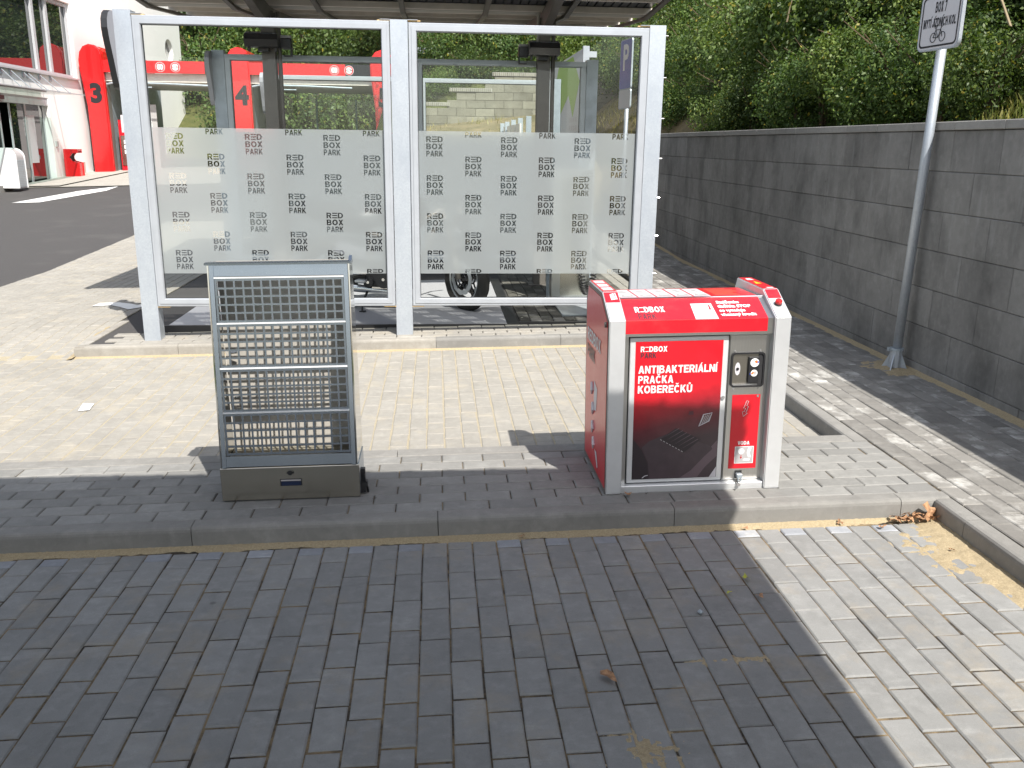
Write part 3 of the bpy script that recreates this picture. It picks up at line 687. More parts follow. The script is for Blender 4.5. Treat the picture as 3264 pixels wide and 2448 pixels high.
def screen(y0, label, galvm, frm, detail, dx=0.):
    t = thing('glass_screen', label, 'glass screen', (dx, y0, 0), group='glass screens around the wash boxes')
    s = y0-3.68
    bz = lambda x: gx(x)+.085+bank(x, y0)
    for i, (x0, x1) in enumerate(((-2.315, -2.19), (-.325, -.195), (1.64, 1.765))):
        bm = B()   # I-section post
        z0, z1 = bz(x0), [2.50, 2.475, 2.478][i]
        box(bm, x0, x1, -.008, .0, z0, z1); box(bm, x0, x1, .10, .108, z0, z1); box(bm, (x0+x1)/2-.004, (x0+x1)/2+.004, 0, .10, z0, z1-.001)
        box(bm, x0, x0+.006, .001, .099, z0, z1-.002)
        box(bm, x1-.006, x1, .001, .099, z0, z1-.003)
        obj('post', bm, galvm, t)
    for i, (x0, x1) in enumerate(((-2.185, -.33), (-.19, 1.635))):
        f = obj('frame', frame_bm(x0, x1, .325 if y0 < 4 else .325+bank(0, y0), [2.463, 2.455][i], .062 if detail else .06, .05, -.02), frm, t)
        obj('glass_pane', (lambda b_: (box(b_, x0+.055, x1-.055, .008, .014, .382, 2.40), b_)[1])(B()), 'glass', t)
        bm = B(); r_ = frame_bm(x0+.058, x1-.058, .383, 2.405, .008, .004, .004); bm.free(); obj('gasket', r_, 'black', t)
        if detail:
            cols = [[-2.02, -1.725, -1.437, -1.134, -.851, -.55], [-.068, .233, .511, .809, 1.087, 1.386]][i]
            fb = film_mesh(x0+.063, x1-.063, .583, 1.682, cols, 1)
            fo = obj('frosted_film', fb, 'frost', t, loc=(0, .006, 0), rot=(R(90), 0, 0))
            for (xa, xb, za) in ((x0-.004, x0+.09, 2.463), (x1-.09, x1+.004, 2.463), (x0-.004, x0+.09, .316), (x1-.09, x1+.004, .316)): boxo('sealant', (xa, xb, -.012, .03, za+.0005, za+.008), 'seal', t)
            for (xa, xb, za) in ((x0-.005, x0+.07, 2.463), (x1-.07, x1+.005, 2.463)): boxo('cover_strip', (xa, xb, -.018, .034, za+.009, za+.013), 'alu', t)
        else:
            bm = B(); box(bm, x0+.06, x1-.06, .0045, .0055, .583, 1.682); obj('frosted_film', bm, 'frost', t)
    f = obj('side_fin', fin_bm([(a-3.68, b_) for a, b_ in FINP]), 'fin' if 'fin' in M else 'black', t, loc=(-2.36, 0, 0))
    if detail:
        for k_ in range(7):
            z = 2.41-.305*k_
            bm = B(); tube(bm, [(1.765, .05, z), (1.80, .05, z)], .004, 6); disc(bm, (1.766, .05, z), .009, 'x', .006, 6); obj('bolt', bm, 'chrome', t)
        bm = B(); tube(bm, [(-2.30, .1, 1.95), (-2.305, .1, 1.9), (-2.31, .09, 1.86), (-2.335, .08, 1.82)], [.01, .012, .012, .01], 6); obj('strap', bm, 'black', t)
    return t
M['fin'] = simple('grey_fin', (.33, .33, .36), .45)
s1 = screen(3.68, 'front glass screen with two frosted panes of white logos, sunlit, on the rear kerb', 'galv', 'alu', True)
for o in s1.children:
    if o.name.startswith('side_fin'):
        o.data.materials.append(M['black']); 
        for p in o.data.polygons:
            if abs(p.normal.x) < .5: p.material_index = 1
s2 = screen(6.6, 'shaded grey glass screen seen through the front screen', 'galv_dull_shade', 'alu_grey', False)
s3 = screen(9.55, 'farthest grey glass screen, behind the second screen', 'galv_dull_shade', 'alu_grey', False)

# ================================================================== CANOPIES
def canopy(yc, label, cols_x, x0, x1, yf, yb, zf, zv, zb, lamps):
    t = thing('canopy', label, 'canopy', (0, yc, 0), group='canopies over the wash boxes')
    for cx_ in cols_x:
        bm = B(); zb_ = gx(cx_)+.085; 
        box(bm, cx_-.065, cx_+.065, -.065, -.055, zb_, zv-.1); box(bm, cx_-.065, cx_+.065, .055, .065, zb_, zv-.1); box(bm, cx_-.005, cx_+.005, -.055, .055, zb_, zv-.1)
        box(bm, cx_-.12, cx_+.12, -.12, .12, zb_-.005, zb_+.012)
        obj('column', bm, 'darksteel', t)
        bm = B()   # tapered arms
        for (ya, za) in ((yf-yc, zf), (yb-yc, zb)):
            s = 1 if ya > 0 else -1
            prism(bm, [(0, zv-.26), (0, zv-.062), (ya*.96, za-.062), (ya*.96, za-.13)] if s > 0 else [(ya*.96, za-.13), (ya*.96, za-.062), (0, zv-.062), (0, zv-.26)], 'x', cx_-.04, cx_+.04)
        obj('bracket_arm', bm, 'darksteel', t)
        bm = B(); tube(bm, [(cx_+.1, .0, zv-.1), (cx_+.1, .0, zb_)], .022, 10); obj('downpipe', bm, 'darksteel', t)
    # folded roof sheet, ribbed
    for (ya, za, n_) in ((yf-yc, zf, 'front'), (yb-yc, zb, 'rear')):
        bm = B(); nn = 60
        for i in range(nn):
            a = x0+(x1-x0)*i/nn; b_ = x0+(x1-x0)*(i+.8)/nn; c_ = x0+(x1-x0)*(i+1)/nn
            pts = [(a, 0, zv), (b_, 0, zv), (b_, ya, za), (a, ya, za)]; quad(bm, pts)
            quad(bm, [(b_, 0, zv+.0), (c_, 0, zv+.02), (c_, ya, za+.02), (b_, ya, za)])
        bmesh.ops.remove_doubles(bm, verts=bm.verts, dist=1e-4)
        geo = bmesh.ops.extrude_face_region(bm, geom=list(bm.faces)); bmesh.ops.translate(bm, verts=[v for v in geo['geom'] if isinstance(v, bmesh.types.BMVert)], vec=(0, 0, .03))
        obj('roof_sheet', bm, 'roofsheet' if n_ == 'rear' else 'roofdark', t)
        for f in (.06, .35, .65, .97):
            yy = ya*f; zz = zv+(za-zv)*f
            boxo('purlin', (x0, x1, yy-.03, yy+.03, zz-.06, zz-.003), 'roofsheet', t)
    n_ = int((x1-x0)/.82)
    for i in range(n_+1):
        xx = x0+.03+(x1-x0-.06)*i/n_
        for (ya, za) in ((yf-yc, zf), (yb-yc, zb)):
            bm = B(); pts = [(0, zv-.09), (0, zv-.061), (ya, za-.061), (ya, za-.09)]
            prism(bm, pts, 'x', xx-.025, xx+.025); obj('rafter', bm, 'darksteel', t)
    boxo('gutter', (x0, x1, -.07, .07, zv-.055, zv-.02), 'pipe', t)
    bm = B(); tube(bm, [(cols_x[-1]-.07, -.1, zv-.05), (cols_x[-1]-.07, -.1, zv-.5)], .014, 8); tube(bm, [(cols_x[-1]+.03, -.05, zv-.18), (cols_x[-1]+.42, -.05, zv-.165), (cols_x[-1]+.42, -.05, zv-.24)], .017, 8)
    obj('pipe', bm, 'pipe', t)
    return t
canopy(6.2, 'dark steel canopy with folded roof over the front wash box', (-1.65, 1.12), -2.82, 2.2, 4.3, 8.55, 3.05, 2.93, 3.08, True)
cc_ = canopy(-3.5, 'canopy above the camera whose shadow covers the front pavers', (-5.0, 2.0), -9.5, 2.22, -6.2, -1.56, 3.05, 2.93, 3.05, False)
cc_.rotation_euler = (0, 0, R(-2.2)); 
# camera-side canopy is turned a little: keep its front edge on the measured line
cc_.location = (-.06, -3.5+.0, 0)
def floodlight(x, y, z, w_, label, grp='floodlights on the canopy columns'):
    t = thing('floodlight', label, 'floodlight', (x, y, z), group=grp)
    bm = B(); prism(bm, [(-.10, .03), (-.13, -.02), (-.10, -.085), (.06, -.085), (.07, .0), (.0, .055)], 'x', -w_/2, w_/2); obj('housing', bm, 'black', t)
    bm = B(); quad(bm, [(-w_/2+.012, -.1015, .0335), (w_/2-.012, -.1015, .0335), (w_/2-.012, -.0015, .0565), (-w_/2+.012, -.0015, .0565)]); g_ = bmesh.ops.extrude_face_region(bm, geom=list(bm.faces)); bmesh.ops.translate(bm, verts=[v for v in g_['geom'] if isinstance(v, bmesh.types.BMVert)], vec=(0, -.002, .006)); obj('lamp_glass', bm, 'lampglass', t)
    bm = B(); box(bm, -.05, .05, .0, .12, -.12, -.086); box(bm, -w_/2+.02, -w_/2+.04, -.05, .0, -.125, -.08); box(bm, w_/2-.04, w_/2-.02, -.05, 0, -.125, -.08); obj('bracket', bm, 'black', t)
    return t
floodlight(-1.68, 6.02, 2.565, .32, 'wide black floodlight facing front on the left canopy column')
floodlight(1.10, 6.02, 2.54, .31, 'wide black floodlight facing front on the right canopy column')
def sidelight(x, y, z, s, label):
    t = thing('floodlight', label, 'floodlight', (x, y, z), (0, 0, R(90*s)), group='floodlights on the canopy columns')
    boxo('housing', (-.05, .05, -.075, .03, -.07, .03), 'black', t, bev=.008); boxo('ballast', (-.05, .02, -.07, .03, .031, .055), 'grey_print', t)
    bm = B(); box(bm, -.04, .04, -.07, .01, -.14, -.128); box(bm, -.04, -.03, -.07, -.06, -.128, -.07); box(bm, .03, .04, -.07, -.06, -.128, -.07); obj('bracket', bm, 'black', t)
sidelight(-1.49, 6.15, 2.55, 1, 'small black floodlight on the right side of the left canopy column')
sidelight(.93, 6.15, 2.52, -1, 'small black floodlight on the left side of the right canopy column')

# ================================================================== STEEL GRID RACK
RS = -math.atan(.016)
M['edge_bright'] = simple('bright_steel_edge', (.85, .86, .88), .3, .3)
M['rack_back'] = simple('lightened_back_steel', (.56, .53, .48), .5, .2, var=.12, vs=6)  # pale matte steel, lightened so the grid cells look lit
M['navy'] = simple('navy_plastic', (.012, .022, .06), .3)
rack = thing('mat_rack', 'stainless steel floor mat rack with four punched grid panels and a drawer base', 'mat rack', (-.9345, .262, .0735), (0, RS, 0))
W_, LEAN0, LEAN1, H0, H1 = .594, 0., .085, .155, 1.02
def fr(z): return LEAN0+(z-H0)*(LEAN1-LEAN0)/(H1-H0)   # y of the front plane at height z
boxo('base_cabinet', (.004, W_-.002, .006, .25, 0, .150), 'steel_rack', rack)
boxo('drawer_front', (0, W_, -.004, .005, .004, .153), 'steel_drawer', rack, bev=.002)
bm = B(); disc(bm, (.298, -.004, .128), .0115, 'y', -.008, 16); box(bm, .283, .313, -.009, -.0045, .124, .131); obj('drawer_lock', bm, 'black', rack)
bm = B(); box(bm, .252, .346, -.0055, -.0043, .066, .098); hp = obj('drawer_handle', bm, 'black', rack)
bm = B(); box(bm, .256, .342, -.0075, -.0056, .089, .095); obj('handle_edge', bm, 'grey_print', rack); 
bm = B(); box(bm, .258, .340, -.0066, -.0057, .068, .088); obj('handle_insert', bm, 'navy' if 'navy' in M else 'blue', rack)
for s, xx in ((0, .012), (1, W_-.030)):
    bm = B(); prism(bm, [(fr(H0)-.004, H0), (fr(H1)-.004, H1), (fr(H1)+.016, H1), (fr(H0)+.016, H0)], 'x', xx-.0, xx+.018); obj('front_post', bm, 'steel_rack', rack)
# side sheets
for xx in (.004, W_-.010):
    bm = B(); prism(bm, [(fr(H0)+.0, H0-.004), (fr(H1), H1), (.215, H1), (.262, H0-.004)], 'x', xx, xx+.005); obj('side_panel', bm, 'steel_mirror', rack)
bm = B(); prism(bm, [(.213, H1), (.216, H1), (.261, H0), (.258, H0)], 'x', .012, W_-.012); obj('back_panel', bm, 'rack_back', rack)
bm = B(); box(bm, .012, W_-.012, fr(H0)+.02, .255, H0-.003, H0+.002); obj('inner_floor', bm, 'stone_old', rack)
# lid
bm = B(); prism(bm, [(LEAN1-.014, H1), (LEAN1-.014, H1+.008), (LEAN1+.01, H1+.010), (.165, H1+.004), (.165, H1-.006)], 'x', -.004, W_+.002); obj('lid', bm, 'steel_rack', rack)
bm = B(); prism(bm, [(.12, H1+.006), (.165, H1+.024), (.167, H1+.004)], 'x', W_-.012, W_+.001); obj('lid_upstand', bm, 'steel_rack', rack)
# top and bottom plain strips + grid panels
def lean(bm):
    for v in bm.verts: v.co.y += fr(v.co.z)
    return bm
def strip(name, z0, z1, mat='steel_rack', y0=.0, y1=.004):
    bm = B(); box(bm, .030, W_-.030, y0, y1, z0, z1); bm = lean(bm); return obj(name, bm, mat, rack)
PH = .1905; zb = H0+.053
strip('lower_strip', H0+.003, zb-.003); strip('upper_strip', zb+4*PH+.002, H1-.002)
def gridsheet(z0):
    bm = B(); x0, x1, z1 = .032, W_-.032, z0+PH-.006
    nx_, nz_ = 14, 5; mx, mz = .0085, .010
    px = (x1-x0-2*mx+.008)/nx_; pz = (z1-z0-2*mz+.008)/nz_
    xs_ = [x0]; zs_ = [z0]
    for i in range(nx_): xs_ += [x0+mx+px*i, x0+mx+px*i+px-.008]
    xs_.append(x1)
    for i in range(nz_): zs_ += [z0+mz+pz*i, z0+mz+pz*i+pz-.008]
    zs_.append(z1)
    vf = [[bm.verts.new((a, 0, b_)) for a in xs_] for b_ in zs_]
    for j in range(len(zs_)-1):
        for i in range(len(xs_)-1):
            if i % 2 == 1 and j % 2 == 1: continue
            bm.faces.new((vf[j][i], vf[j][i+1], vf[j+1][i+1], vf[j+1][i]))
    g_ = bmesh.ops.extrude_face_region(bm, geom=list(bm.faces)); bmesh.ops.translate(bm, verts=[v for v in g_['geom'] if isinstance(v, bmesh.types.BMVert)], vec=(0, .003, 0))
    bmesh.ops.recalc_face_normals(bm, faces=bm.faces)
    for v in bm.verts: v.co.y += .004-.009*(v.co.z-z0)/PH
    return lean(bm)
TILT = [.0, .004, .008, .0]
for k_ in range(4):
    o = obj('grid_panel', gridsheet(zb+PH*k_), 'steel_rack', rack)
    bm = B(); z = zb+PH*(k_+1)-.003; box(bm, .030, W_-.030, -.004, .006, z-.0025, z+.0022); obj('edge_bar', lean(bm), 'edge_bright', rack)
bm = B(); box(bm, W_+.001, W_+.022, .03, .055, .01, .12); box(bm, W_+.001, W_+.03, .025, .06, .035, .06); tube(bm, [(W_+.015, .02, .1), (W_+.02, .03, .06), (W_+.028, .04, .03), (W_+.03, .05, .004)], .006, 6); obj('hose_connector', bm, 'black', rack)
for zz in (.36, .415, .62):
    bm = B(); tube(bm, [(.045, .20, zz), (.075, .19, zz+.004)], .006, 6); obj('inner_hook', bm, 'chrome', rack)

# ================================================================== MAT WASHER
wz = -math.atan(.018)
M['instr'] = simple('pink_orange_print', (.8, .2, .12), .4)
WM = thing('mat_washer', 'red and stainless steel mat washing machine standing on the kerb island', 'mat washer', (.737, .18, .1035), (0, wz, 0))
PROF = [(0, 0), (0, .782), (.175, .874), (.52, .874), (.566, .79), (.566, 0)]
def inset(p, d_):
    cx_, cy_ = .283, .42; return [(cx_+(a-cx_)*(1-d_/.283), cy_+(b_-cy_)*(1-d_/.42)) for a, b_ in p]
for x0, x1 in ((0, .070), (.716, .786)):
    bm = B(); prism(bm, PROF, 'x', x0, x1)
    bmesh.ops.bevel(bm, geom=[e for e in bm.edges], offset=.004, segments=2, affect='EDGES')
    e_ = obj('end_plate', bm, 'steel_satin', WM)
bm = B(); pr = inset(PROF, .022); prism(bm, pr, 'x', -.0035, -.0005); obj('side_sticker', bm, 'washer_side' if 'washer_side' in M else 'red', WM)
# dark edge trim round the side sticker
bm = B(); oa, ib = PROF, inset(PROF, .02)
va = [bm.verts.new((-.0022, p[0], p[1])) for p in inset(PROF, .003)]; vb = [bm.verts.new((-.0022, p[0], p[1])) for p in ib]
for i in range(6): j = (i+1) % 6; bm.faces.new((va[i], vb[i], vb[j], va[j]))
obj('edge_trim', bm, 'darksteel', WM)
bm = B(); disc(bm, (-.004, .045, .755), .012, 'x', -.008, 12); obj('side_screw', bm, 'darksteel', WM)
RX = (R(90), 0, R(-90))
caps('REDBOX', 0, .34, 0, .06, 'pale_print', WM, mtx=Matrix.Translation((-.006, .50, .60)) @ Euler(RX).to_matrix().to_4x4())
caps('PARK', 0, .2, 0, .06, 'dark_print', WM, mtx=Matrix.Translation((-.006, .50, .52)) @ Euler(RX).to_matrix().to_4x4())
for i, (yy, zz, s) in enumerate(((.33, .33, .12), (.33, .24, .09), (.30, .17, .07), (.36, .42, .06))):
    bm = B(); tube(bm, [(-.0045, yy, zz), (-.0045, yy-.02, zz-.03), (-.0045, yy+.01, zz-.06)], [.008, .012, .004], 6); obj('side_drawing', bm, 'pale_print', WM)
bm = B(); quad(bm, [(-.0045, .31, .30), (-.0045, .25, .31), (-.0045, .23, .42), (-.0045, .31, .44)]); quad(bm, [(-.0047, .27, .12), (-.0047, .22, .12), (-.0047, .18, .06), (-.0047, .2, .05)]); obj('side_drawing', bm, 'pale_print', WM)
# body
boxo('cabinet', (.0702, .7158, .05, .52, .02, .70), 'steel', WM)
boxo('plinth_rail', (.0705, .7155, .012, .52, -.003, .030), 'steel_satin', WM, bev=.002)
HOOD = [(.02, .706), (.02, .775), (.165, .842), (.46, .836), (.52, .78), (.52, .704)]
bm = B(); prism(bm, HOOD, 'x', .0705, .7155); obj('hood', bm, 'steel', WM)
def onslope(bm_pts, a=(.02, .775), b_=(.165, .842), off=.0006):
    """map (x, t) with t 0..1 up the hood slope into 3-D just above it"""
    d = Vector((b_[0]-a[0], b_[1]-a[1])); n_ = Vector((-d.y, d.x)).normalized()*off
    return [(x, a[0]+d.x*t+n_.x, a[1]+d.y*t+n_.y) for x, t in bm_pts]
bm = B(); quad(bm, onslope([(.074, .0), (.690, .0), (.690, .97), (.074, .97)])); hs = obj('hood_sticker', bm, 'red', WM)
bm = B(); quad(bm, [(.074, .0194, .718), (.690, .0194, .718), (.690, .0194, .774), (.074, .0194, .774)]); obj('hood_sticker', bm, 'red', WM)
TOPS = ((.165, .842), (.46, .836))
bm = B(); quad(bm, onslope([(.080, .06), (.70, .06), (.70, .98), (.080, .98)], *TOPS)); obj('top_sticker', bm, 'red', WM)
for i in range(5):
    x0 = .088+.083*i
    bm = B(); quad(bm, onslope([(x0, .14), (x0+.074, .14), (x0+.074, .92), (x0, .92)], *TOPS, off=.0012)); obj('picture_panel', bm, 'pale_print', WM)
    bm = B()
    quad(bm, onslope([(x0+.006, .2), (x0+.068, .2), (x0+.066, .42), (x0+.03, .5)], *TOPS, off=.0018)); quad(bm, onslope([(x0+.02+.006*i, .6), (x0+.06, .58), (x0+.05, .82), (x0+.012+.004*i, .8)], *TOPS, off=.0018))
    obj('picture_drawing', bm, 'grey_print', WM)
    bm = B(); quad(bm, onslope([(x0+.03, .3), (x0+.06, .34), (x0+.058, .54), (x0+.022, .52)], *TOPS, off=.0024)); obj('picture_drawing', bm, 'white', WM)
bm = B()
for i in range(7):
    t_ = .85-.1*i; xe_ = .52+random.uniform(.09, .15); quad(bm, onslope([(.52, t_), (xe_, t_), (xe_, t_-.03), (.52, t_-.03)], *TOPS, off=.0015))
obj('instruction_lines', bm, 'instr', WM)
bm = B(); tube(bm, [(.075, .163, .8445), (.712, .163, .8445)], .004, 8); obj('hood_edge', bm, 'chrome', WM)
sa = math.atan2(.067, .145)
def slope_text(s, size, x, t_, mat, **k):
    p = onslope([(x, t_)], off=.0012)[0]; return text(s, size, p, mat, WM, rot=(sa, 0, 0), **k)
def redbox_loops(x0, x1, y0, h, thin=False):
    W = .72+.09+.60+.09+word_layout('DBOX')[1]; k_ = (x1-x0)/W
    l = glyph_loops('R', x0, x0+.72*k_, y0, y0+h); a = x0+.81*k_
    for q in (.04, .80): l.append([(a, y0+h*q), (a+.6*k_, y0+h*q), (a+.6*k_, y0+h*(q+.12)), (a, y0+h*(q+.12))])
    return l+word_loops('DBOX', a+.69*k_, x1, y0, y0+h)
HM = Matrix.Translation(onslope([(0, 0)], off=.0012)[0]) @ Matrix.Rotation(sa, 4, 'X')
caps('', 0, 0, 0, 0, 'white', WM, mtx=HM, loops=redbox_loops(.125, .255, .058, .040))
caps('PARK', .132, .210, .008, .040, 'dark_print', WM, mtx=HM)
bm = B(); quad(bm, onslope([(.375, .0), (.475, .0), (.468, .72), (.376, .72)], off=.0010)); obj('stop_pictogram', bm, 'pale_print', WM)
bm = B(); quad(bm, onslope([(.385, .08), (.465, .08), (.464, .3), (.385, .3)], off=.0016)); quad(bm, onslope([(.40, .36), (.415, .36), (.412, .62), (.402, .62)], off=.0016)); quad(bm, onslope([(.43, .4), (.442, .4), (.442, .64), (.43, .64)], off=.0016)); obj('pictogram_drawing', bm, 'grey_print', WM)
bm = B(); quad(bm, onslope([(.390, .15), (.458, .15), (.458, .20), (.390, .20)], off=.002)); obj('pictogram_lines', bm, 'white', WM)
bm = B(); quad(bm, onslope([(.450, .42), (.458, .42), (.457, .64), (.452, .64)], off=.0022)); obj('pictogram_arrow', bm, 'red', WM)
for i, s in enumerate(('Stalčením', 'tlačítka STOP', 'se vynuluje', 'vhozený kredit')):
    slope_text(s, .0255, .492, .70-.19*i, 'white', bold=.045)
# door
boxo('door', (.100, .532, .041, .0495, .033, .697), 'steel_door', WM, bev=.003)
boxo('door_shadow_gap', (.0955, .537, .0493, .0499, .028, .701), 'dark_in', WM)
def poster():
    m, n, b, o = newmat('door_poster')
    tc = N(n, 'ShaderNodeTexCoord'); sp = N(n, 'ShaderNodeSeparateXYZ'); n.links.new(tc.outputs['Object'], sp.inputs[0])
    a = N(n, 'ShaderNodeMapRange'); a.inputs['From Min'].default_value = .05; a.inputs['From Max'].default_value = .68; n.links.new(sp.outputs['Z'], a.inputs['Value'])
    xm = N(n, 'ShaderNodeMath', operation='MULTIPLY_ADD'); n.links.new(sp.outputs['X'], xm.inputs[0]); xm.inputs[1].default_value = -.35; n.links.new(a.outputs[0], xm.inputs[2])
    c = ramp(n, xm.outputs[0], [(.0, (.05, .036, .042)), (.16, (.06, .036, .042)), (.3, (.13, .022, .03)), (.42, (.34, .012, .022)), (.56, (.7, .008, .02))])
    f = noise(n, 14, 4, .6, src='obj'); c = mix(n, c, mix(n, c, .6, 1., 'MULTIPLY'), ramp(n, f, [(.3, .5), (.6, 0.)]))
    n.links.new(c, b.inputs['Base Color']); b.inputs['Roughness'].default_value = .3; b.inputs['Coat Weight'].default_value = .25; return m
M['poster'] = poster()
boxo('poster', (.124, .508, .0400, .0408, .050, .679), 'poster', WM)
YP = .0394
M['ph_grey'] = simple('photo_mid_grey', (.07, .05, .057), .35, var=.12, vs=20); M['ph_dark'] = simple('photo_dark', (.035, .026, .03), .35); M['ph_light'] = simple('photo_light_grey', (.14, .10, .115), .35)
def ppoly(pts, mat, y=YP, name='photo_shape'):
    bm = B(); f = bm.faces.new([bm.verts.new((a, y, b_)) for a, b_ in pts]); return obj(name, bm, mat, WM)
ppoly([(.126, .051), (.200, .051), (.192, .13), (.165, .19), (.126, .24)], 'ph_dark', name='photo_seat')
ppoly([(.205, .051), (.506, .051), (.506, .16), (.47, .20), (.30, .268), (.20, .23), (.165, .2), (.195, .13)], 'ph_grey', y=YP+.0003, name='photo_carpet')
ppoly([(.245, .235), (.355, .17), (.43, .23), (.315, .285)], 'ph_dark', name='photo_mat')
for i in range(6):
    a = (.262+.017*i, .243+.0064*i-.0); bm = B()
    f = bm.faces.new([bm.verts.new(q) for q in ((.258+.0175*i, YP-.0004, .2265-.0105*i+.016), (.262+.0175*i, YP-.0004, .2265-.0105*i+.018), (.332+.0175*i, YP-.0004, .272-.0105*i+.012), (.328+.0175*i, YP-.0004, .274-.0105*i+.012))]); obj('photo_mat_rib', bm, 'ph_light', WM)
for i in range(8): ppoly([(.246+.0137*i, .2345-.0081*i), (.254+.0137*i, .2298-.0081*i), (.255+.0137*i, .2325-.0081*i), (.247+.0137*i, .2372-.0081*i)], 'grey_print', y=YP-.0005, name='photo_mat_edge')
ppoly([(.34, .051), (.42, .051), (.455, .10), (.506, .15), (.506, .205), (.45, .15), (.39, .085)], 'ph_light', y=YP-.0002, name='photo_sill')
ppoly([(.475, .051), (.506, .051), (.506, .10)], 'pale_print', y=YP-.0006, name='photo_corner')
ppoly([(.478, .195), (.504, .225), (.506, .185), (.49, .172)], 'ph_light', y=YP-.0006, name='photo_highlight')
ppoly([(.368, .345), (.392, .345), (.390, .362), (.372, .362)], 'dark_print', y=YP-.0004, name='photo_brake_pedal')
for i in range(5):
    ppoly([(.420+.0085*i, .296+.0045*i), (.4245+.0085*i, .298+.0045*i), (.440+.0085*i, .340+.002*i), (.4355+.0085*i, .338+.002*i)], 'photo_pink' if 'photo_pink' in M else 'grey_print', y=YP-.0004, name='photo_pedal_rib')
bm = B(); tube(bm, [(.417, YP-.001, .292), (.462, YP-.001, .315), (.474, YP-.001, .352), (.436, YP-.001, .345)], .0022, 6, closed=True); obj('photo_pedal', bm, 'pale_print', WM)
bm = B(); tube(bm, [(.17, YP-.0005, .056), (.182, YP-.0005, .066), (.196, YP-.0005, .069)], .0016, 5); obj('photo_lever', bm, 'pale_print', WM)
RT = (R(90), 0, 0)
def fit_text(s, x0, x1, z, size, mat): caps(s, x0, x1, z, .0345, mat, WM, y=.0385)
caps('', 0, 0, 0, 0, 'white', WM, y=.0385, loops=redbox_loops(.146, .262, .634, .024)); caps('PARK', .147, .216, .606, .024, 'dark_print', WM, y=.0385)
fit_text('ANTIBAKTERIÁLNÍ', .139, .485, .5385, .050, 'white')
fit_text('PRAČKA', .139, .294, .4935, .050, 'white')
fit_text('KOBEREČKŮ', .139, .379, .4495, .050, 'white')
bm = B(); disc(bm, (.518, .041, .421), .0085, 'y', -.006, 14); disc(bm, (.518, .035, .421), .004, 'y', -.001, 10); obj('door_lock', bm, 'chrome', WM)
# payment side
boxo('control_panel', (.540, .700, .0425, .0495, .033, .697), 'steel', WM, bev=.001)
boxo('panel_sticker', (.562, .688, .0412, .0420, .086, .430), 'red', WM)
caps('VODA', .599, .653, .198, .017, 'white', WM, y=.0400)
# arrow outline on the sticker
ar = [(.632, .398), (.618, .362), (.626, .360), (.612, .344), (.612, .343), (.617, .324), (.640, .338), (.637, .342), (.634, .372), (.629, .373), (.642, .398)]
bm = B(); pa = [(.628, .402), (.616, .368), (.624, .367), (.619, .352), (.611, .352), (.616, .330), (.634, .345), (.627, .348), (.637, .376), (.629, .378), (.637, .400)]
tube(bm, [(a, .0402, b_) for a, b_ in pa], .0014, 5, closed=True); obj('arrow_outline', bm, 'pale_print', WM)
boxo('water_pictogram', (.588, .674, .0400, .0410, .110, .190), 'white', WM, bev=.0)
bm = B(); box(bm, .591, .671, .0394, .0399, .113, .187); obj('pictogram_field', bm, 'grey_print', WM)
bm = B(); disc(bm, (.617, .0392, .168), .0145, 'y', -.0006, 20); obj('pictogram_disc', bm, 'white', WM)
bm = B(); quad(bm, [(.616, .0384, .150), (.619, .0384, .150), (.619, .0384, .137), (.616, .0384, .137)]); quad(bm, [(.612, .0384, .140), (.623, .0384, .140), (.6175, .0384, .132), (.6174, .0384, .132)]); obj('pictogram_arrow', bm, 'red', WM)
bm = B(); f = bm.faces.new([bm.verts.new((a, .0389, b_)) for a, b_ in ((.648, .184), (.664, .184), (.656, .160), (.664, .138), (.650, .138), (.643, .160))]); quad(bm, [(.625, .0389, .125), (.655, .0389, .120), (.660, .0389, .131), (.633, .0389, .134)]); obj('pictogram_drawing', bm, 'white', WM)
# coin recess
def rrect(x0, x1, z0, z1, r_, n_=5):
    out = []
    for cx_, cz_, a0 in ((x1-r_, z1-r_, 0), (x0+r_, z1-r_, 90), (x0+r_, z0+r_, 180), (x1-r_, z0+r_, 270)):
        for i in range(n_+1): a = R(a0+90*i/n_); out.append((cx_+r_*math.cos(a), cz_+r_*math.sin(a)))
    return out
bm = B(); oa = rrect(.546, .696, .466, .622, .016); ib = rrect(.5535, .6885, .4735, .6145, .012)
def vring(pts, y): return [bm.verts.new((a, y, b_)) for a, b_ in pts]
r1, r2, r3, r4 = vring(oa, .0425), vring(oa, .034), vring(ib, .034), vring(ib, .0415)
for a, b_ in ((r1, r2), (r2, r3), (r3, r4)):
    for i in range(len(a)): j = (i+1) % len(a); bm.faces.new((a[i], a[j], b_[j], b_[i]))
obj('recess_gasket', bm, 'black', WM)
M['recess'] = simple('recess_steel', (.3, .28, .24), .35, .9)
boxo('recess_plate', (.5530, .6890, .0412, .0422, .473, .615), 'recess', WM)
boxo('recess_shade', (.667, .6888, .0385, .0411, .474, .614), 'dark_in', WM); boxo('recess_ledge', (.554, .668, .0360, .0411, .474, .481), 'chrome', WM)
boxo('coin_unit', (.622, .668, .030, .0411, .484, .602), 'black', WM, bev=.002)
for zz, rr_ in ((.577, .0225), (.530, .0175)):
    bm = B(); disc(bm, (.648, .0298, zz), rr_*.86, 'y', -.0008, 20); obj('coin_label', bm, 'white', WM)
bm = B(); quad(bm, [(.646, .0288, .583), (.656, .0288, .588), (.665, .0288, .578), (.655, .0288, .573)]); quad(bm, [(.632, .0288, .527), (.642, .0288, .537), (.650, .0288, .532), (.640, .0288, .524)]); obj('coin_drawing', bm, 'orange', WM)
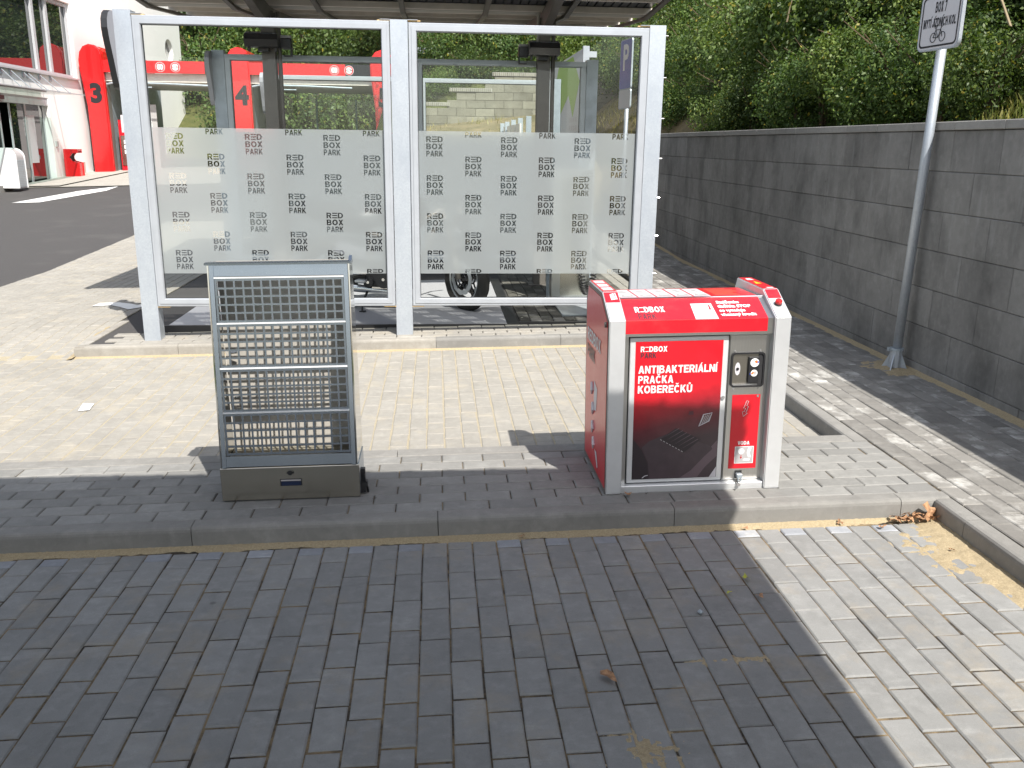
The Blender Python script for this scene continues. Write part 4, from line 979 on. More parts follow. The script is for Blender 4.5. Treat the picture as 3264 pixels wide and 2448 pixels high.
bm = B(); quad(bm, [(.648, .0287, .523), (.656, .0287, .523), (.656, .0287, .538), (.648, .0287, .538)]); tube(bm, [(.636, .0287, .574), (.641, .0287, .569), (.648, .0287, .572)], .0014, 5); obj('coin_drawing', bm, 'grey_print', WM)
bm = B(); quad(bm, [(.659, .0286, .577), (.666, .0286, .574), (.666, .0286, .583), (.661, .0286, .583)]); quad(bm, [(.629, .0286, .522), (.634, .0286, .526), (.630, .0286, .532), (.628, .0286, .528)]); obj('coin_drawing', bm, 'blue', WM)
bm = B(); vv = [bm.verts.new((.577+.012*math.cos(a_*math.pi/8), .0405, .548+.029*math.sin(a_*math.pi/8))) for a_ in range(16)]; bm.faces.new(vv); obj('coin_slot_plate', bm, 'pale_print', WM)
bm = B(); disc(bm, (.577, .0402, .548), .0065, 'y', -.003, 10); obj('coin_slot', bm, 'black', WM)
for a, b_ in ((.562, .628), (.674, .628), (.564, .459), (.674, .459), (.676, .423)):
    bm = B(); disc(bm, (a, .0424, b_), .0042 if b_ != .423 else .0058, 'y', -.003, 10); obj('rivet', bm, 'chrome', WM)
boxo('tap_hole', (.594, .626, .0405, .0422, .040, .076), 'dark_in', WM)
bm = B(); box(bm, .597, .624, .018, .042, .048, .066, bev=.003); box(bm, .600, .606, .012, .020, .034, .05); box(bm, .612, .618, .012, .020, .034, .05); obj('tap', bm, 'galv_dull_shade', WM)
bm = B()
for xx in (.592, .598, .604): tube(bm, [(xx, .02, .045), (xx-.002, .008, .028)], .0022, 6)
disc(bm, (.601, .006, .024), .009, 'y', -.006, 10); obj('key_ring', bm, 'chrome', WM)
# end plate stickers and the stop button
def pslope(pts, a, b_, off=.0006): return onslope(pts, a, b_, off)
A0, A1, A2 = (0, .782), (.175, .874), (.52, .874)
bm = B(); quad(bm, pslope([(.004, .02), (.066, .02), (.066, .98), (.004, .98)], A1, A2)); quad(bm, pslope([(.004, .62), (.066, .62), (.066, .985), (.004, .985)], A0, A1)); obj('plate_sticker', bm, 'red', WM)
bm = B()
for k_ in range(3): quad(bm, pslope([(.012, .12+.29*k_), (.058, .12+.29*k_), (.058, .34+.29*k_), (.012, .34+.29*k_)], A1, A2, .0012))
obj('picture_panel', bm, 'pale_print', WM)
bm = B(); quad(bm, pslope([(.03, .7), (.05, .72), (.046, .95), (.028, .9)], A0, A1, .0012)); quad(bm, pslope([(.052, .72), (.058, .72), (.054, .95), (.05, .95)], A0, A1, .0012)); obj('plate_drawing', bm, 'pale_print', WM)
bm = B(); quad(bm, pslope([(.720, .02), (.782, .02), (.782, .98), (.720, .98)], A1, A2)); quad(bm, pslope([(.722, .66), (.780, .66), (.780, .985), (.722, .985)], A0, A1)); obj('plate_sticker', bm, 'red', WM)
bm = B(); f = bm.faces.new([bm.verts.new(q) for q in pslope([(.737, .42), (.765, .42), (.751, .64)], A1, A2, .0012)]); obj('warning_triangle', bm, 'yellow', WM)
bm = B(); quad(bm, pslope([(.735, .74), (.767, .74), (.762, .88), (.74, .88)], A1, A2, .0012)); quad(bm, pslope([(.745, .06), (.775, .06), (.775, .12), (.745, .12)], A1, A2, .0012)); obj('plate_drawing', bm, 'white', WM)
p = Vector(pslope([(.751, .44)], A0, A1, 0)[0]); nn_ = Vector((0, -.092, .175)).normalized()
bm = B(); tube(bm, [p, p+nn_*.008], .0165, 18); obj('button_base', bm, 'black', WM)
bm = B(); tube(bm, [p+nn_*.008, p+nn_*.020, p+nn_*.024], [.0145, .0145, .011], 18); obj('stop_button', bm, 'red_gloss', WM, smooth=False)

# ================================================================== SIGN POLES
sp = thing('sign_post', 'galvanised sign pole by the right wall carrying the white box 7 bicycle wash plate', 'sign', (3.11, 2.2, .148))
bm = B(); tube(bm, [(0, 0, 0), (.055, 0, 2.9)], .030, 16); obj('pole', bm, 'galv', sp, smooth=True)
bm = B(); tube(bm, [(0, 0, 0), (0, 0, .13)], .040, 12)
for a in range(4):
    an = R(45+90*a); dx_, dy_ = math.cos(an), math.sin(an); t_ = Vector((-dy_, dx_, 0))*.003
    q = [Vector((dx_*.03, dy_*.03, .12)), Vector((dx_*.085, dy_*.085, 0)), Vector((dx_*.03, dy_*.03, 0))]
    v1 = [bm.verts.new(v+t_) for v in q]; v2 = [bm.verts.new(v-t_) for v in q]; bm.faces.new(v1); bm.faces.new(v2[::-1])
    for i in range(3): j = (i+1) % 3; bm.faces.new((v1[j], v1[i], v2[i], v2[j]))
obj('foot_socket', bm, 'galv', sp)
bm = B(); tube(bm, [(.0, 0, .128), (0, 0, .142)], .046, 14); box(bm, -.062, -.04, -.012, .012, .122, .146); obj('clamp', bm, 'galv_dull_shade', sp)
# plate faces the camera side, turned towards the bay
pl = bpy.data.objects.new('sign_plate', None)
def plate(zc, hw, hh, parent, ang, ctr, name='sign_plate', face='white_sign'):
    bm = B(); pts = rrect(-hw, hw, -hh, hh, .045, 6); prism(bm, pts, 'y', 0, .022)
    o = obj(name, bm, 'galv', parent, loc=ctr, rot=(0, 0, ang)); return o
M['white_sign'] = simple('sign_face', (.62, .61, .63), .4)
A_ = R(-84)
SPC = (-.062, -.118, 2.195)
p1 = plate(0, .195, .165, sp, A_, SPC)
def inplate(pts, mat, name, y, par=p1):
    bm = B(); bm.faces.new([bm.verts.new((a, y, b_)) for a, b_ in pts][::-1]); o = obj(name, bm, mat, par); return o
inplate(rrect(-.186, .186, -.156, .156, .038, 6), 'white_sign', 'sign_face', -.0008)
bm = B(); a_ = rrect(-.176, .176, -.146, .146, .03, 6); b__ = rrect(-.165, .165, -.135, .135, .024, 6)
va = [bm.verts.new((p[0], -.0016, p[1])) for p in a_]; vb = [bm.verts.new((p[0], -.0016, p[1])) for p in b__]
for i in range(len(a_)): j = (i+1) % len(a_); bm.faces.new((va[i], vb[i], vb[j], va[j]))
obj('sign_border', bm, 'ink', p1)
caps('BOX 7', -.052, .052, .05, .062, 'ink', p1, y=-.002)
caps('MYTÍ JÍZDNÍCH KOL', -.152, .152, -.032, .052, 'ink', p1, y=-.002)
bm = B()
def ringp(cx_, cz_, r_, n_=18): return [(cx_+r_*math.cos(2*math.pi*i/n_), -.003, cz_+r_*math.sin(2*math.pi*i/n_)) for i in range(n_)]
tube(bm, ringp(-.042, -.092, .027), .0022, 4, closed=True); tube(bm, ringp(.042, -.092, .027), .0022, 4, closed=True)
for seg in ([(-.042, -.092), (-.022, -.05), (.022, -.05), (.004, -.095), (-.022, -.05)], [(.042, -.092), (.022, -.05), (.026, -.036), (.036, -.033)], [(-.022, -.05), (-.024, -.038)], [(-.034, -.037), (-.014, -.037)], [(-.042, -.092), (.004, -.095)]):
    tube(bm, [(a, -.003, b_) for a, b_ in seg], .0022, 4)
obj('bicycle_symbol', bm, 'ink', p1)
p2 = plate(0, .195, .24, sp, A_, (-.058, -.118, 2.195+.165+.245), 'upper_plate')
inplate(rrect(-.186, .186, -.23, .23, .038, 6), 'blue', 'upper_face', -.0008, p2)
ps = thing('sign_post', 'blue parking sign seen edge-on through the right glass pane', 'sign', (2.43, 8.25, .14))
bm = B(); tube(bm, [(0, 0, 0), (.02, 0, 2.68)], .028, 12); obj('pole', bm, 'galv', ps, smooth=True)
for zc, hh, fm in ((2.435, .30, 'blue'), (2.02, .12, 'white_sign')):
    bm = B(); prism(bm, rrect(-.22, .22, -hh, hh, .035, 5), 'y', 0, .02); q = obj('sign_plate', bm, 'galv_dull_shade', ps, loc=(-.035, -.05, zc), rot=(0, 0, R(-83)))
    inplate(rrect(-.21, .21, -hh+.01, hh-.01, .03, 5), fm, 'sign_face', -.0008, q)
    if hh > .2: text('P', .42, (-.11, -.002, -.06), 'white', q, bold=.03)

# ================================================================== MOTORCYCLE
MC = thing('motorcycle', 'black motorcycle parked behind the glass screen, only its wheels and engine show below the film', 'motorcycle', (-1.03, 5.10, .085), (0, 0, R(-16)))
WB = 1.36
def wheel(x, parent, front, yaw=0.):
    wob = bpy.data.objects.new('wheel', None); wob.empty_display_size = .1; link(wob, parent); wob.location = (x, 0, .305); wob.rotation_euler = (0, 0, yaw)
    bm = B(); pts = [(.305*math.cos(2*math.pi*i/40)*.0, 0, 0) for i in range(1)]
    R0, r0 = .250, .055
    ringsv = []
    for i in range(48):
        a = 2*math.pi*i/48; ring = []
        for j in range(14):
            b_ = 2*math.pi*j/14; rr_ = R0+r0*1.0*math.cos(b_); yy = (.058 if front else .075)*math.sin(b_)
            if math.cos(b_) > .2 and (i+int(yy > 0)) % 3 == 0: rr_ -= .004
            ring.append(bm.verts.new((rr_*math.cos(a), yy, rr_*math.sin(a))))
        ringsv.append(ring)
    for i in range(48):
        for j in range(14): bm.faces.new((ringsv[i][j], ringsv[(i+1) % 48][j], ringsv[(i+1) % 48][(j+1) % 14], ringsv[i][(j+1) % 14]))
    bmesh.ops.recalc_face_normals(bm, faces=bm.faces)
    obj('tyre', bm, 'rubber', wob, smooth=True)
    bm = B()
    for s in (-1, 1): tube(bm, [(.208*math.cos(2*math.pi*i/36), s*.035, .208*math.sin(2*math.pi*i/36)) for i in range(36)], .008, 6, closed=True)
    obj('rim', bm, 'steel_satin', wob, smooth=True)
    bm = B(); tube(bm, [(.20*math.cos(2*math.pi*i/36), 0, .20*math.sin(2*math.pi*i/36)) for i in range(36)], .026, 6, closed=True)
    for i in range(5):
        a = 2*math.pi*i/5+.3
        for da in (-.09, .09): tube(bm, [(.03*math.cos(a+da*3), 0, .03*math.sin(a+da*3)), (.195*math.cos(a+da), 0, .195*math.sin(a+da))], [.016, .010], 6)
    disc(bm, (0, -.05, 0), .034, 'y', .1, 16); obj('spokes', bm, 'black_gloss', wob, smooth=True)
    for s in ((-1, 1) if front else (1,)):
        bm = B(); n_ = 60; va = []; vb = []
        for i in range(n_):
            a = 2*math.pi*i/n_; wv = .004*math.sin(10*a); va.append((.148+wv, a)); vb.append((.105+wv*.5, a))
        for yy in (0,):
            A1_ = [bm.verts.new((r_*math.cos(a), s*.062, r_*math.sin(a))) for r_, a in va]; B1_ = [bm.verts.new((r_*math.cos(a), s*.062, r_*math.sin(a))) for r_, a in vb]
            A2_ = [bm.verts.new((r_*math.cos(a), s*.057, r_*math.sin(a))) for r_, a in va]; B2_ = [bm.verts.new((r_*math.cos(a), s*.057, r_*math.sin(a))) for r_, a in vb]
            for i in range(n_):
                j = (i+1) % n_
                bm.faces.new((A1_[i], A1_[j], B1_[j], B1_[i])); bm.faces.new((A2_[i], B2_[i], B2_[j], A2_[j])); bm.faces.new((A1_[i], A2_[i], A2_[j], A1_[j])); bm.faces.new((B1_[i], B1_[j], B2_[j], B2_[i]))
        for i in range(30):
            a = 2*math.pi*i/30; rr_ = .118+.006*((i % 3)); disc(bm, (rr_*math.cos(a), s*.0625, rr_*math.sin(a)), .0045, 'y', s*.001, 6)
        bmesh.ops.recalc_face_normals(bm, faces=bm.faces)
        obj('brake_disc', bm, 'steel_satin', wob)
        bm = B()
        for i in range(6): a = 2*math.pi*i/6; tube(bm, [(.05*math.cos(a), s*.058, .05*math.sin(a)), (.107*math.cos(a), s*.058, .107*math.sin(a))], .009, 5)
        tube(bm, [(.055*math.cos(2*math.pi*i/16), s*.058, .055*math.sin(2*math.pi*i/16)) for i in range(16)], .008, 5, closed=True)
        obj('disc_carrier', bm, 'black_gloss', wob)
    return wob
fw = wheel(WB, MC, True, R(-38)); rw = wheel(0, MC, False)
fk = bpy.data.objects.new('front_fork', None); link(fk, MC); fk.location = (WB, 0, .305); fk.rotation_euler = (0, 0, R(-38))
for s in (-1, 1):
    bm = B(); tube(bm, [(0, s*.095, 0), (-.06, s*.095, .2)], .026, 10); tube(bm, [(-.06, s*.095, .2), (-.24, s*.095, .62)], .019, 10); box(bm, -.09, -.03, s*.078-.02, s*.078+.02, .06, .13, bev=.008); obj('fork_leg', bm, 'darksteel', fk, smooth=True)
bm = B()
for i in range(9): pass
fa = [R(30+12*i) for i in range(9)]
vv0 = [[bm.verts.new((.325*math.cos(a), yy, .325*math.sin(a))) for yy in (-.06, -.03, .03, .06)] for a in fa]
for i in range(8):
    for j in range(3): bm.faces.new((vv0[i][j], vv0[i+1][j], vv0[i+1][j+1], vv0[i][j+1]))
obj('mudguard', bm, 'black_gloss', fk, smooth=True)
bm = B(); tube(bm, [(-.28, -.34, .70), (-.26, -.2, .74), (-.22, 0, .66), (-.26, .2, .74), (-.28, .34, .70)], .014, 8); obj('handlebar', bm, 'black', fk, smooth=True)
bm = B(); disc(bm, (-.10, -.0, .5), .085, 'x', .06, 20); obj('headlight', bm, 'chrome', fk)
bm = B(); tube(bm, [(1.12, 0, .92), (.85, 0, .74), (.55, 0, .66), (.3, 0, .72), (-.1, 0, .80)], .028, 8); tube(bm, [(1.1, 0, .86), (.95, 0, .5), (.8, 0, .25), (.45, 0, .22), (.42, 0, .62)], .024, 8); tube(bm, [(.42, .11, .3), (0, .11, .305)], .024, 8); tube(bm, [(.42, -.11, .3), (0, -.11, .305)], .024, 8); obj('frame', bm, 'darksteel', MC, smooth=True)
bm = B(); box(bm, .40, .86, -.15, .15, .18, .42, bev=.03); box(bm, .58, .86, -.11, .11, .40, .64, bev=.03)
for zz in range(6): box(bm, .59, .875, -.125, .125, .42+.034*zz, .43+.034*zz)
disc(bm, (.62, -.15, .29), .085, 'y', -.035, 20); disc(bm, (.62, .15, .29), .085, 'y', .035, 20); disc(bm, (.47, -.15, .26), .045, 'y', -.04, 16); obj('engine', bm, 'black', MC)
bm = B()
for (a, b_) in ((.62, .29), (.47, .26), (.74, .3)): disc(bm, (a, -.19, b_), .014, 'y', -.012, 10)
box(bm, .28, .46, -.2, -.17, .33, .365, bev=.006); box(bm, .5, .8, -.172, -.16, .2, .215); obj('engine_fittings', bm, 'chrome', MC)
bm = B(); tube(bm, [(.84, -.05, .45), (.9, -.06, .3), (.75, -.1, .16), (.3, -.16, .2), (-.15, -.2, .34)], [.022, .024, .03, .04, .05], 10); obj('exhaust', bm, 'chrome', MC, smooth=True)
bm = B(); tube(bm, [(.98, 0, .86), (.86, 0, .92), (.7, 0, .9), (.56, 0, .84)], [.06, .14, .15, .09], 14); obj('fuel_tank', bm, 'black_gloss', MC, smooth=True)
bm = B(); tube(bm, [(.56, 0, .84), (.3, 0, .80), (.0, 0, .86), (-.28, 0, .92)], [.08, .12, .11, .05], 12); obj('seat', bm, 'black', MC, smooth=True)
bm = B(); tube(bm, [(.46, -.14, .2), (.42, -.24, .06), (.44, -.28, .0)], .011, 8); box(bm, .42, .47, -.31, -.26, 0, .008); obj('kickstand', bm, 'black', MC)
bm = B(); box(bm, .36, .46, -.25, -.15, .26, .285, bev=.006); tube(bm, [(.40, -.14, .33), (.28, -.2, .40)], .014, 8); obj('footrest', bm, 'steel_satin', MC)
bm = B(); quad(bm, [(.12, -.13, .52), (.42, -.16, .46), (.44, -.16, .56), (.16, -.13, .62)]); g_ = bmesh.ops.extrude_face_region(bm, geom=list(bm.faces)); bmesh.ops.translate(bm, verts=[v for v in g_['geom'] if isinstance(v, bmesh.types.BMVert)], vec=(0, .01, 0)); obj('side_cover', bm, 'pale_print', MC)

# wash station
ST = thing('wash_station', 'stainless steel wash cabinet with a black coiled hose, in the front wash box', 'wash cabinet', (1.11, 5.06, .118))
boxo('cabinet', (0, .37, 0, .3, 0, 1.25), 'steel', ST, bev=.004)
boxo('door', (.085, .30, -.008, -.001, .06, 1.18), 'steel_drawer', ST)
bm = B(); n_ = 420; pts = []
for i in range(n_):
    t_ = i/(n_-1); 
    cx_ = .245+.30*t_-.0; cz_ = .95-1.0*math.sin(min(1, t_*1.0)*math.pi)*(.9)+ .12*t_
    a = i*.66; pts.append((.22+.24*t_+.028*math.cos(a), -.07+.028*math.sin(a), .92-.84*math.sin(math.pi*t_)**.8+0*a))
tube(bm, pts, .0075, 5); obj('coiled_hose', bm, 'black', ST, smooth=True)
bm = B(); 
for i in range(5): tube(bm, [(-.05+.006*i, -.04, .30), (-.052+.004*i, -.05, .18), (-.045+.006*i*random.random(), -.05, .02)], .006, 5)
box(bm, -.065, -.01, -.06, -.02, .28, .36); obj('wash_brush', bm, 'galv_dull_shade', ST)
bm = B(); tube(bm, [(-.03, -.04, .36), (-.03, -.04, .9)], .012, 8); obj('brush_handle', bm, 'black', ST)

# ================================================================== SMALL BITS ON THE GROUND
def dryleaf(x, y, z, s, rot, label, mat='dryleaf', group=None, lift=.01):
    bm = B(); n_ = 10; c_ = bm.verts.new((0, 0, s*.12)); vv = []
    for i in range(n_):
        a = 2*math.pi*i/n_; r_ = s*(.5+.22*math.cos(3*a)+random.uniform(-.08, .08)); vv.append(bm.verts.new((r_*math.cos(a)*1.2, r_*math.sin(a)*.75, s*random.uniform(-.05, .3))))
    for i in range(n_): bm.faces.new((c_, vv[i], vv[(i+1) % n_]))
    o = obj('dry_leaf', bm, mat, loc=(x, y, z+lift), rot=rot); return tag(o, label, 'leaf', group)
for x, y, s, lab, mt in ((.35, -.035, .022, 'brown leaf crumb under the kerb left of the mat washer', 'dryleaf'), (1.30, -.05, .02, 'leaf crumb on the sand at the shadow edge by the kerb', 'dryleaf'), (1.88, -.09, .028, 'curled brown leaf just left of the leaf pile', 'dryleaf'), (2.05, -.33, .024, 'brown leaf on the sand spill by the right kerb', 'dryleaf'), (1.152, -.478, .035, 'small yellow leaf on the shaded pavers near the shadow edge', 'lime'), (1.053, -.584, .018, 'tiny green leaf scrap on the shaded pavers', 'lime'), (1.155, -.62, .03, 'small orange dry leaf on the shaded pavers', 'dryleaf'), (.52, -1.06, .05, 'curled brown leaf on the pavers near the lower centre', 'dryleaf'), (1.72, -.03, .03, 'tiny brown leaf on the sand under the front kerb', 'dryleaf'), (.83, .15, .03, 'dry leaf at the left foot of the mat washer', 'dryleaf')):
    dryleaf(x, y, gx(x)+(.09 if y > 0 else 0), s, (random.uniform(-.4, .4), random.uniform(-.3, .3), random.uniform(0, 6)), lab, mt)
for i in range(26):
    t_ = i/25; x = 1.95+.18*t_+random.gauss(0, .008); y = -.02-random.random()*.03-.02*t_
    dryleaf(x, y, gx(x)+.005+random.random()*.025*(1 if t_ > .3 else .4), .022+.016*random.random(), (random.uniform(-.8, .8), random.uniform(-.8, .8), random.uniform(0, 6)), 'small crisp brown leaf in the pile along the kerb corner', group='dry leaves piled in the kerb corner')
dryleaf(2.112, -.035, gx(2.1), .10, (R(75), .3, .6), 'large upright curled tan leaf in the kerb corner', 'dryleaf', lift=.045)
bm = B(); 
for i in range(10):
    for j in range(7): pass
tube(bm, [(0, 0, .0), (.004, 0, .006), (0, .003, .011)], [.010, .010, .003], 10); tag(obj('snail_shell', bm, 'galv_dull_shade', loc=(.908, -.704, .020), smooth=True), 'tiny round snail shell on the shaded pavers', 'snail shell')
bm = B(); quad(bm, [(-.035, -.075, .004), (.03, -.08, .007), (.035, .07, .004), (-.03, .08, .009)]); g_ = bmesh.ops.extrude_face_region(bm, geom=list(bm.faces)); bmesh.ops.translate(bm, verts=[v for v in g_['geom'] if isinstance(v, bmesh.types.BMVert)], vec=(0, 0, .001)); tag(obj('paper_scrap', bm, 'white', loc=(-2.2, 2.11, gx(-2.2)), rot=(0, 0, .2)), 'small white paper scrap on the bright rear bay pavers', 'paper')
bm = B(); tube(bm, [(.018*math.cos(2*math.pi*i/12), .012*math.sin(2*math.pi*i/12), .004) for i in range(12)], .003, 5, closed=True); tag(obj('rubber_ring', bm, 'red', loc=(-.005, .965, gx(0)), rot=(0, 0, .5)), 'tiny red ring on the pavers between rack and washer', 'ring')
# white painted bicycle-lane mark on the left paving
bm = B(); P_ = [(-3.31, 5.30), (-3.30, 5.47), (-3.12, 5.49), (-2.98, 5.40), (-2.90, 5.32), (-2.82, 5.36), (-2.82, 5.18), (-2.90, 5.08), (-3.02, 5.22), (-3.14, 5.33)]
bm.faces.new([bm.verts.new((a, b_, far_h(a, b_)+.006)) for a, b_ in P_]); bmesh.ops.triangulate(bm, faces=bm.faces)
tag(obj('painted_mark', bm, 'roadpaint'), 'white painted mark on the paving left of the glass screen', 'road marking')
def flatpoly(name, pts, hf, mat, lab, cat='road marking', off=.004):
    bm = B(); bm.faces.new([bm.verts.new((a, b_, hf(a, b_)+off)) for a, b_ in pts]); bmesh.ops.triangulate(bm, faces=bm.faces); return tag(obj(name, bm, mat), lab, cat)
flatpoly('road_arrow', [(-9.05, 17.3), (-8.75, 17.3), (-8.52, 20.1), (-8.28, 20.1), (-8.42, 21.4), (-9.0, 20.1), (-8.72, 20.1), (-8.98, 17.6), (-9.35, 17.3)], far_h, 'roadpaint', 'long white arrow painted on the dark asphalt')

# ================================================================== WHITE BUILDING
XB = -11.3; ZB = .35
bld = thing('white_building', 'white rendered two-storey building with red wash gates in front, far left', 'building', (XB, 0, 0))
def wallpatch(y0, y1, z0, z1, mat='render', x0=-.3, x1=0, name='facade'): return boxo(name, (x0, x1, y0, y1, z0, z1), mat, bld)
# facade with openings: window band, door, round window (kept simple by strips)
wallpatch(16, 27.15, 5.62, 7.15); wallpatch(16, 27.15, 2.72, 3.36); wallpatch(24.75, 27.15, .1, 2.72); wallpatch(16, 18.6, .1, 2.72)
bm = B()   # part of the facade with the round window
cy_, cz_, rr_ = 37.75, 5.25, .46
loop = [(cy_+rr_*1.25*math.cos(2*math.pi*i/28), cz_+rr_*math.sin(2*math.pi*i/28)) for i in range(28)]
fb = curve_fill([(27.15, .1), (39.6, .1), (39.6, 7.15), (27.15, 7.15)], [loop])
for v in fb.verts: v.co = Vector((0, v.co.x, v.co.y))
g_ = bmesh.ops.extrude_face_region(fb, geom=list(fb.faces)); bmesh.ops.translate(fb, verts=[v for v in g_['geom'] if isinstance(v, bmesh.types.BMVert)], vec=(-.3, 0, 0)); bmesh.ops.recalc_face_normals(fb, faces=fb.faces)
obj('facade', fb, 'render', bld)
bm.free()
rwn = boxo('round_window', (-.20, -.17, cy_-.7, cy_+.7, cz_-.6, cz_+.6), 'winglass', bld)
boxo('window_bar', (-.17, -.15, cy_-.02, cy_+.02, cz_-.5, cz_+.5), 'winframe', bld)
for (ya, yb_) in ((16, 18.8), (18.8, 21.9), (21.9, 24.6), (24.6, 25.55), (25.55, 27.1)):
    wf = bpy.data.objects.new('window', None); link(wf, bld)
    boxo('window_pane', (-.165, -.155, ya, yb_, 3.45, 5.55), 'winglass', wf)
    bm = B()
    box(bm, -.15, -.08, ya+.004, ya+.075, 3.42, 5.60); box(bm, -.15, -.08, yb_-.075, yb_-.004, 3.42, 5.60)
    box(bm, -.15, -.085, ya+.076, yb_-.076, 5.50, 5.59); box(bm, -.15, -.085, ya+.076, yb_-.076, 3.42, 3.50); obj('window_frame', bm, 'winframe', wf)
boxo('window_reveal', (-.3, -.17, 16, 27.15, 3.36, 5.62), 'dark_in', bld)
boxo('window_sill', (-.14, .09, 16, 27.22, 3.362, 3.41), 'winframe', bld)
boxo('side_wall', (-12, -.3, 39.3, 39.6, .1, 7.15), 'render', bld); boxo('roof', (-12, .02, 15.8, 39.7, 7.151, 7.28), 'winframe', bld)
boxo('interior', (-6, -5.9, 16, 39, .1, 7.1), 'dark_in', bld)
boxo('plinth', (.001, .02, 25.6, 27.0, .3, .86), 'plinth', bld)
# entrance
boxo('door_lintel', (-.28, -.02, 18.6, 24.75, 2.5, 2.719), 'winframe', bld)
dr = bpy.data.objects.new('sliding_door', None); link(dr, bld)
for (ya, yb_, mt) in ((18.7, 20.5, 'winglass'), (20.6, 21.9, 'winglass'), (22.55, 23.4, 'winglass'), (23.5, 24.6, 'winglass')):
    boxo('door_pane', (-.16, -.15, ya, yb_, .36, 2.49), mt, dr)
    bm = B(); box(bm, -.17, -.13, ya-.05, ya, .36, 2.495); box(bm, -.17, -.13, yb_, yb_+.05, .36, 2.495); obj('door_frame', bm, 'winframe', dr)
boxo('poster_board', (-.148, -.14, 23.55, 24.0, .9, 2.2), 'pale_print', dr)
boxo('sensor', (-.02, .05, 21.5, 21.9, 2.56, 2.66), 'dark_print', bld)
boxo('door_recess', (-2.5, -2.45, 18.7, 24.7, .3, 2.5), 'dark_in', bld)
# glass awning
aw = bpy.data.objects.new('glass_awning', None); link(aw, bld)
boxo('awning_glass', (.0, 1.1, 16.2, 24.3, 2.80, 2.812), 'glass_canopy', aw)
bm = B(); box(bm, 1.08, 1.12, 16.2, 24.6, 2.795, 2.82); obj('awning_edge', bm, 'winframe', aw)
for yq in (18.6, 20.2, 21.97, 22.5, 23.27, 23.55, 24.3, 25.05):
    bm = B(); tube(bm, [(.02, yq, 3.34), (1.0, yq-1.25, 2.83)], .013, 6); box(bm, .0, .04, yq-.04, yq+.04, 3.2, 3.36); disc(bm, (1.0, yq-1.25, 2.80), .03, 'z', .05, 8); obj('tie_rod', bm, 'galv', aw)
# ground in front of the building
struct(sheet('building_forecourt', -11.3, -10.9, -12, 21.6, lambda x, y: far_h(x, y)+.09, 'terracotta', 3, 30))
tag(boxo('kerb_edging', (-10.97, -10.85, 2, 21.6, .1, .42), 'kerb', rot=(0, 0, 0)), 'pale kerb edging along the building forecourt', 'kerb', kind=None)
struct(sheet('forecourt_paving', -11.3, -10.0, 21.6, 30, lambda x, y: far_h(x, y)+.05, 'light_paving', 6, 10))
# roller-shutter box, litter bin
vb_ = thing('newspaper_box', 'white round-topped cabinet with grey roller shutter by the building entrance', 'cabinet', (-10.61, 20.3, .36))
def arch(w0, w1, h, n_=12):
    r_ = (w1-w0)/2*.62; out = [(w1, 0), (w1, h-r_)]
    for i in range(1, n_): a = math.pi/2*i/n_; out.append((w1-r_+r_*math.cos(a), h-r_+r_*math.sin(a)))
    out.append((w1-r_, h)); out.append((w0+r_, h))
    for i in range(1, n_): a = math.pi/2+math.pi/2*i/n_; out.append((w0+r_+r_*math.cos(a), h-r_+r_*math.sin(a)))
    return out+[(w0, h-r_), (w0, 0)]
bm = B(); prism(bm, arch(-.62, .16, .98), 'y', .0, .03); obj('end_wall', bm, 'white', vb_)
bm = B(); prism(bm, arch(-.62, .16, .98), 'y', .48, .51); obj('end_wall', bm, 'white', vb_)
bm = B(); prism(bm, arch(-.60, .14, .955), 'y', .03, .48); obj('shutter', bm, 'grey_print', vb_)
for i in range(16): boxo('shutter_slat', (.141, .148, .04, .47, .03+.042*i, .064+.042*i), 'alu_grey', vb_)
lb = thing('litter_bin', 'red litter bin with angular side opening standing by the white facade', 'litter bin', (-10.98, 25.15, .42))
bm = B(); prism(bm, [(-.22, 0), (.22, 0), (.22, .46), (.0, .52), (-.06, .62), (.04, .74), (.20, .75), (.20, .86), (-.22, .86)], 'y', 0, .035); obj('front_panel', bm, 'red_gloss', lb)
bm = B(); prism(bm, [(-.22, 0), (.22, 0), (.22, .46), (.0, .52), (-.06, .62), (.04, .74), (.20, .75), (.20, .86), (-.22, .86)], 'y', .3, .335); obj('rear_panel', bm, 'red_gloss', lb)
boxo('bin_body', (-.20, .20, .036, .3, .02, .45), 'red_gloss', lb); boxo('bin_liner', (-.12, -.02, .04, .29, .5, .72), 'dark_in', lb); boxo('bin_top', (-.21, .2, .036, .3, .80, .86), 'red_gloss', lb)
tag(boxo('wall_socket', (XB+.001, XB+.06, 24.9, 25.0, 1.35, 1.5), 'grey_print'), 'small grey box on the white facade above the litter bin', 'wall box')

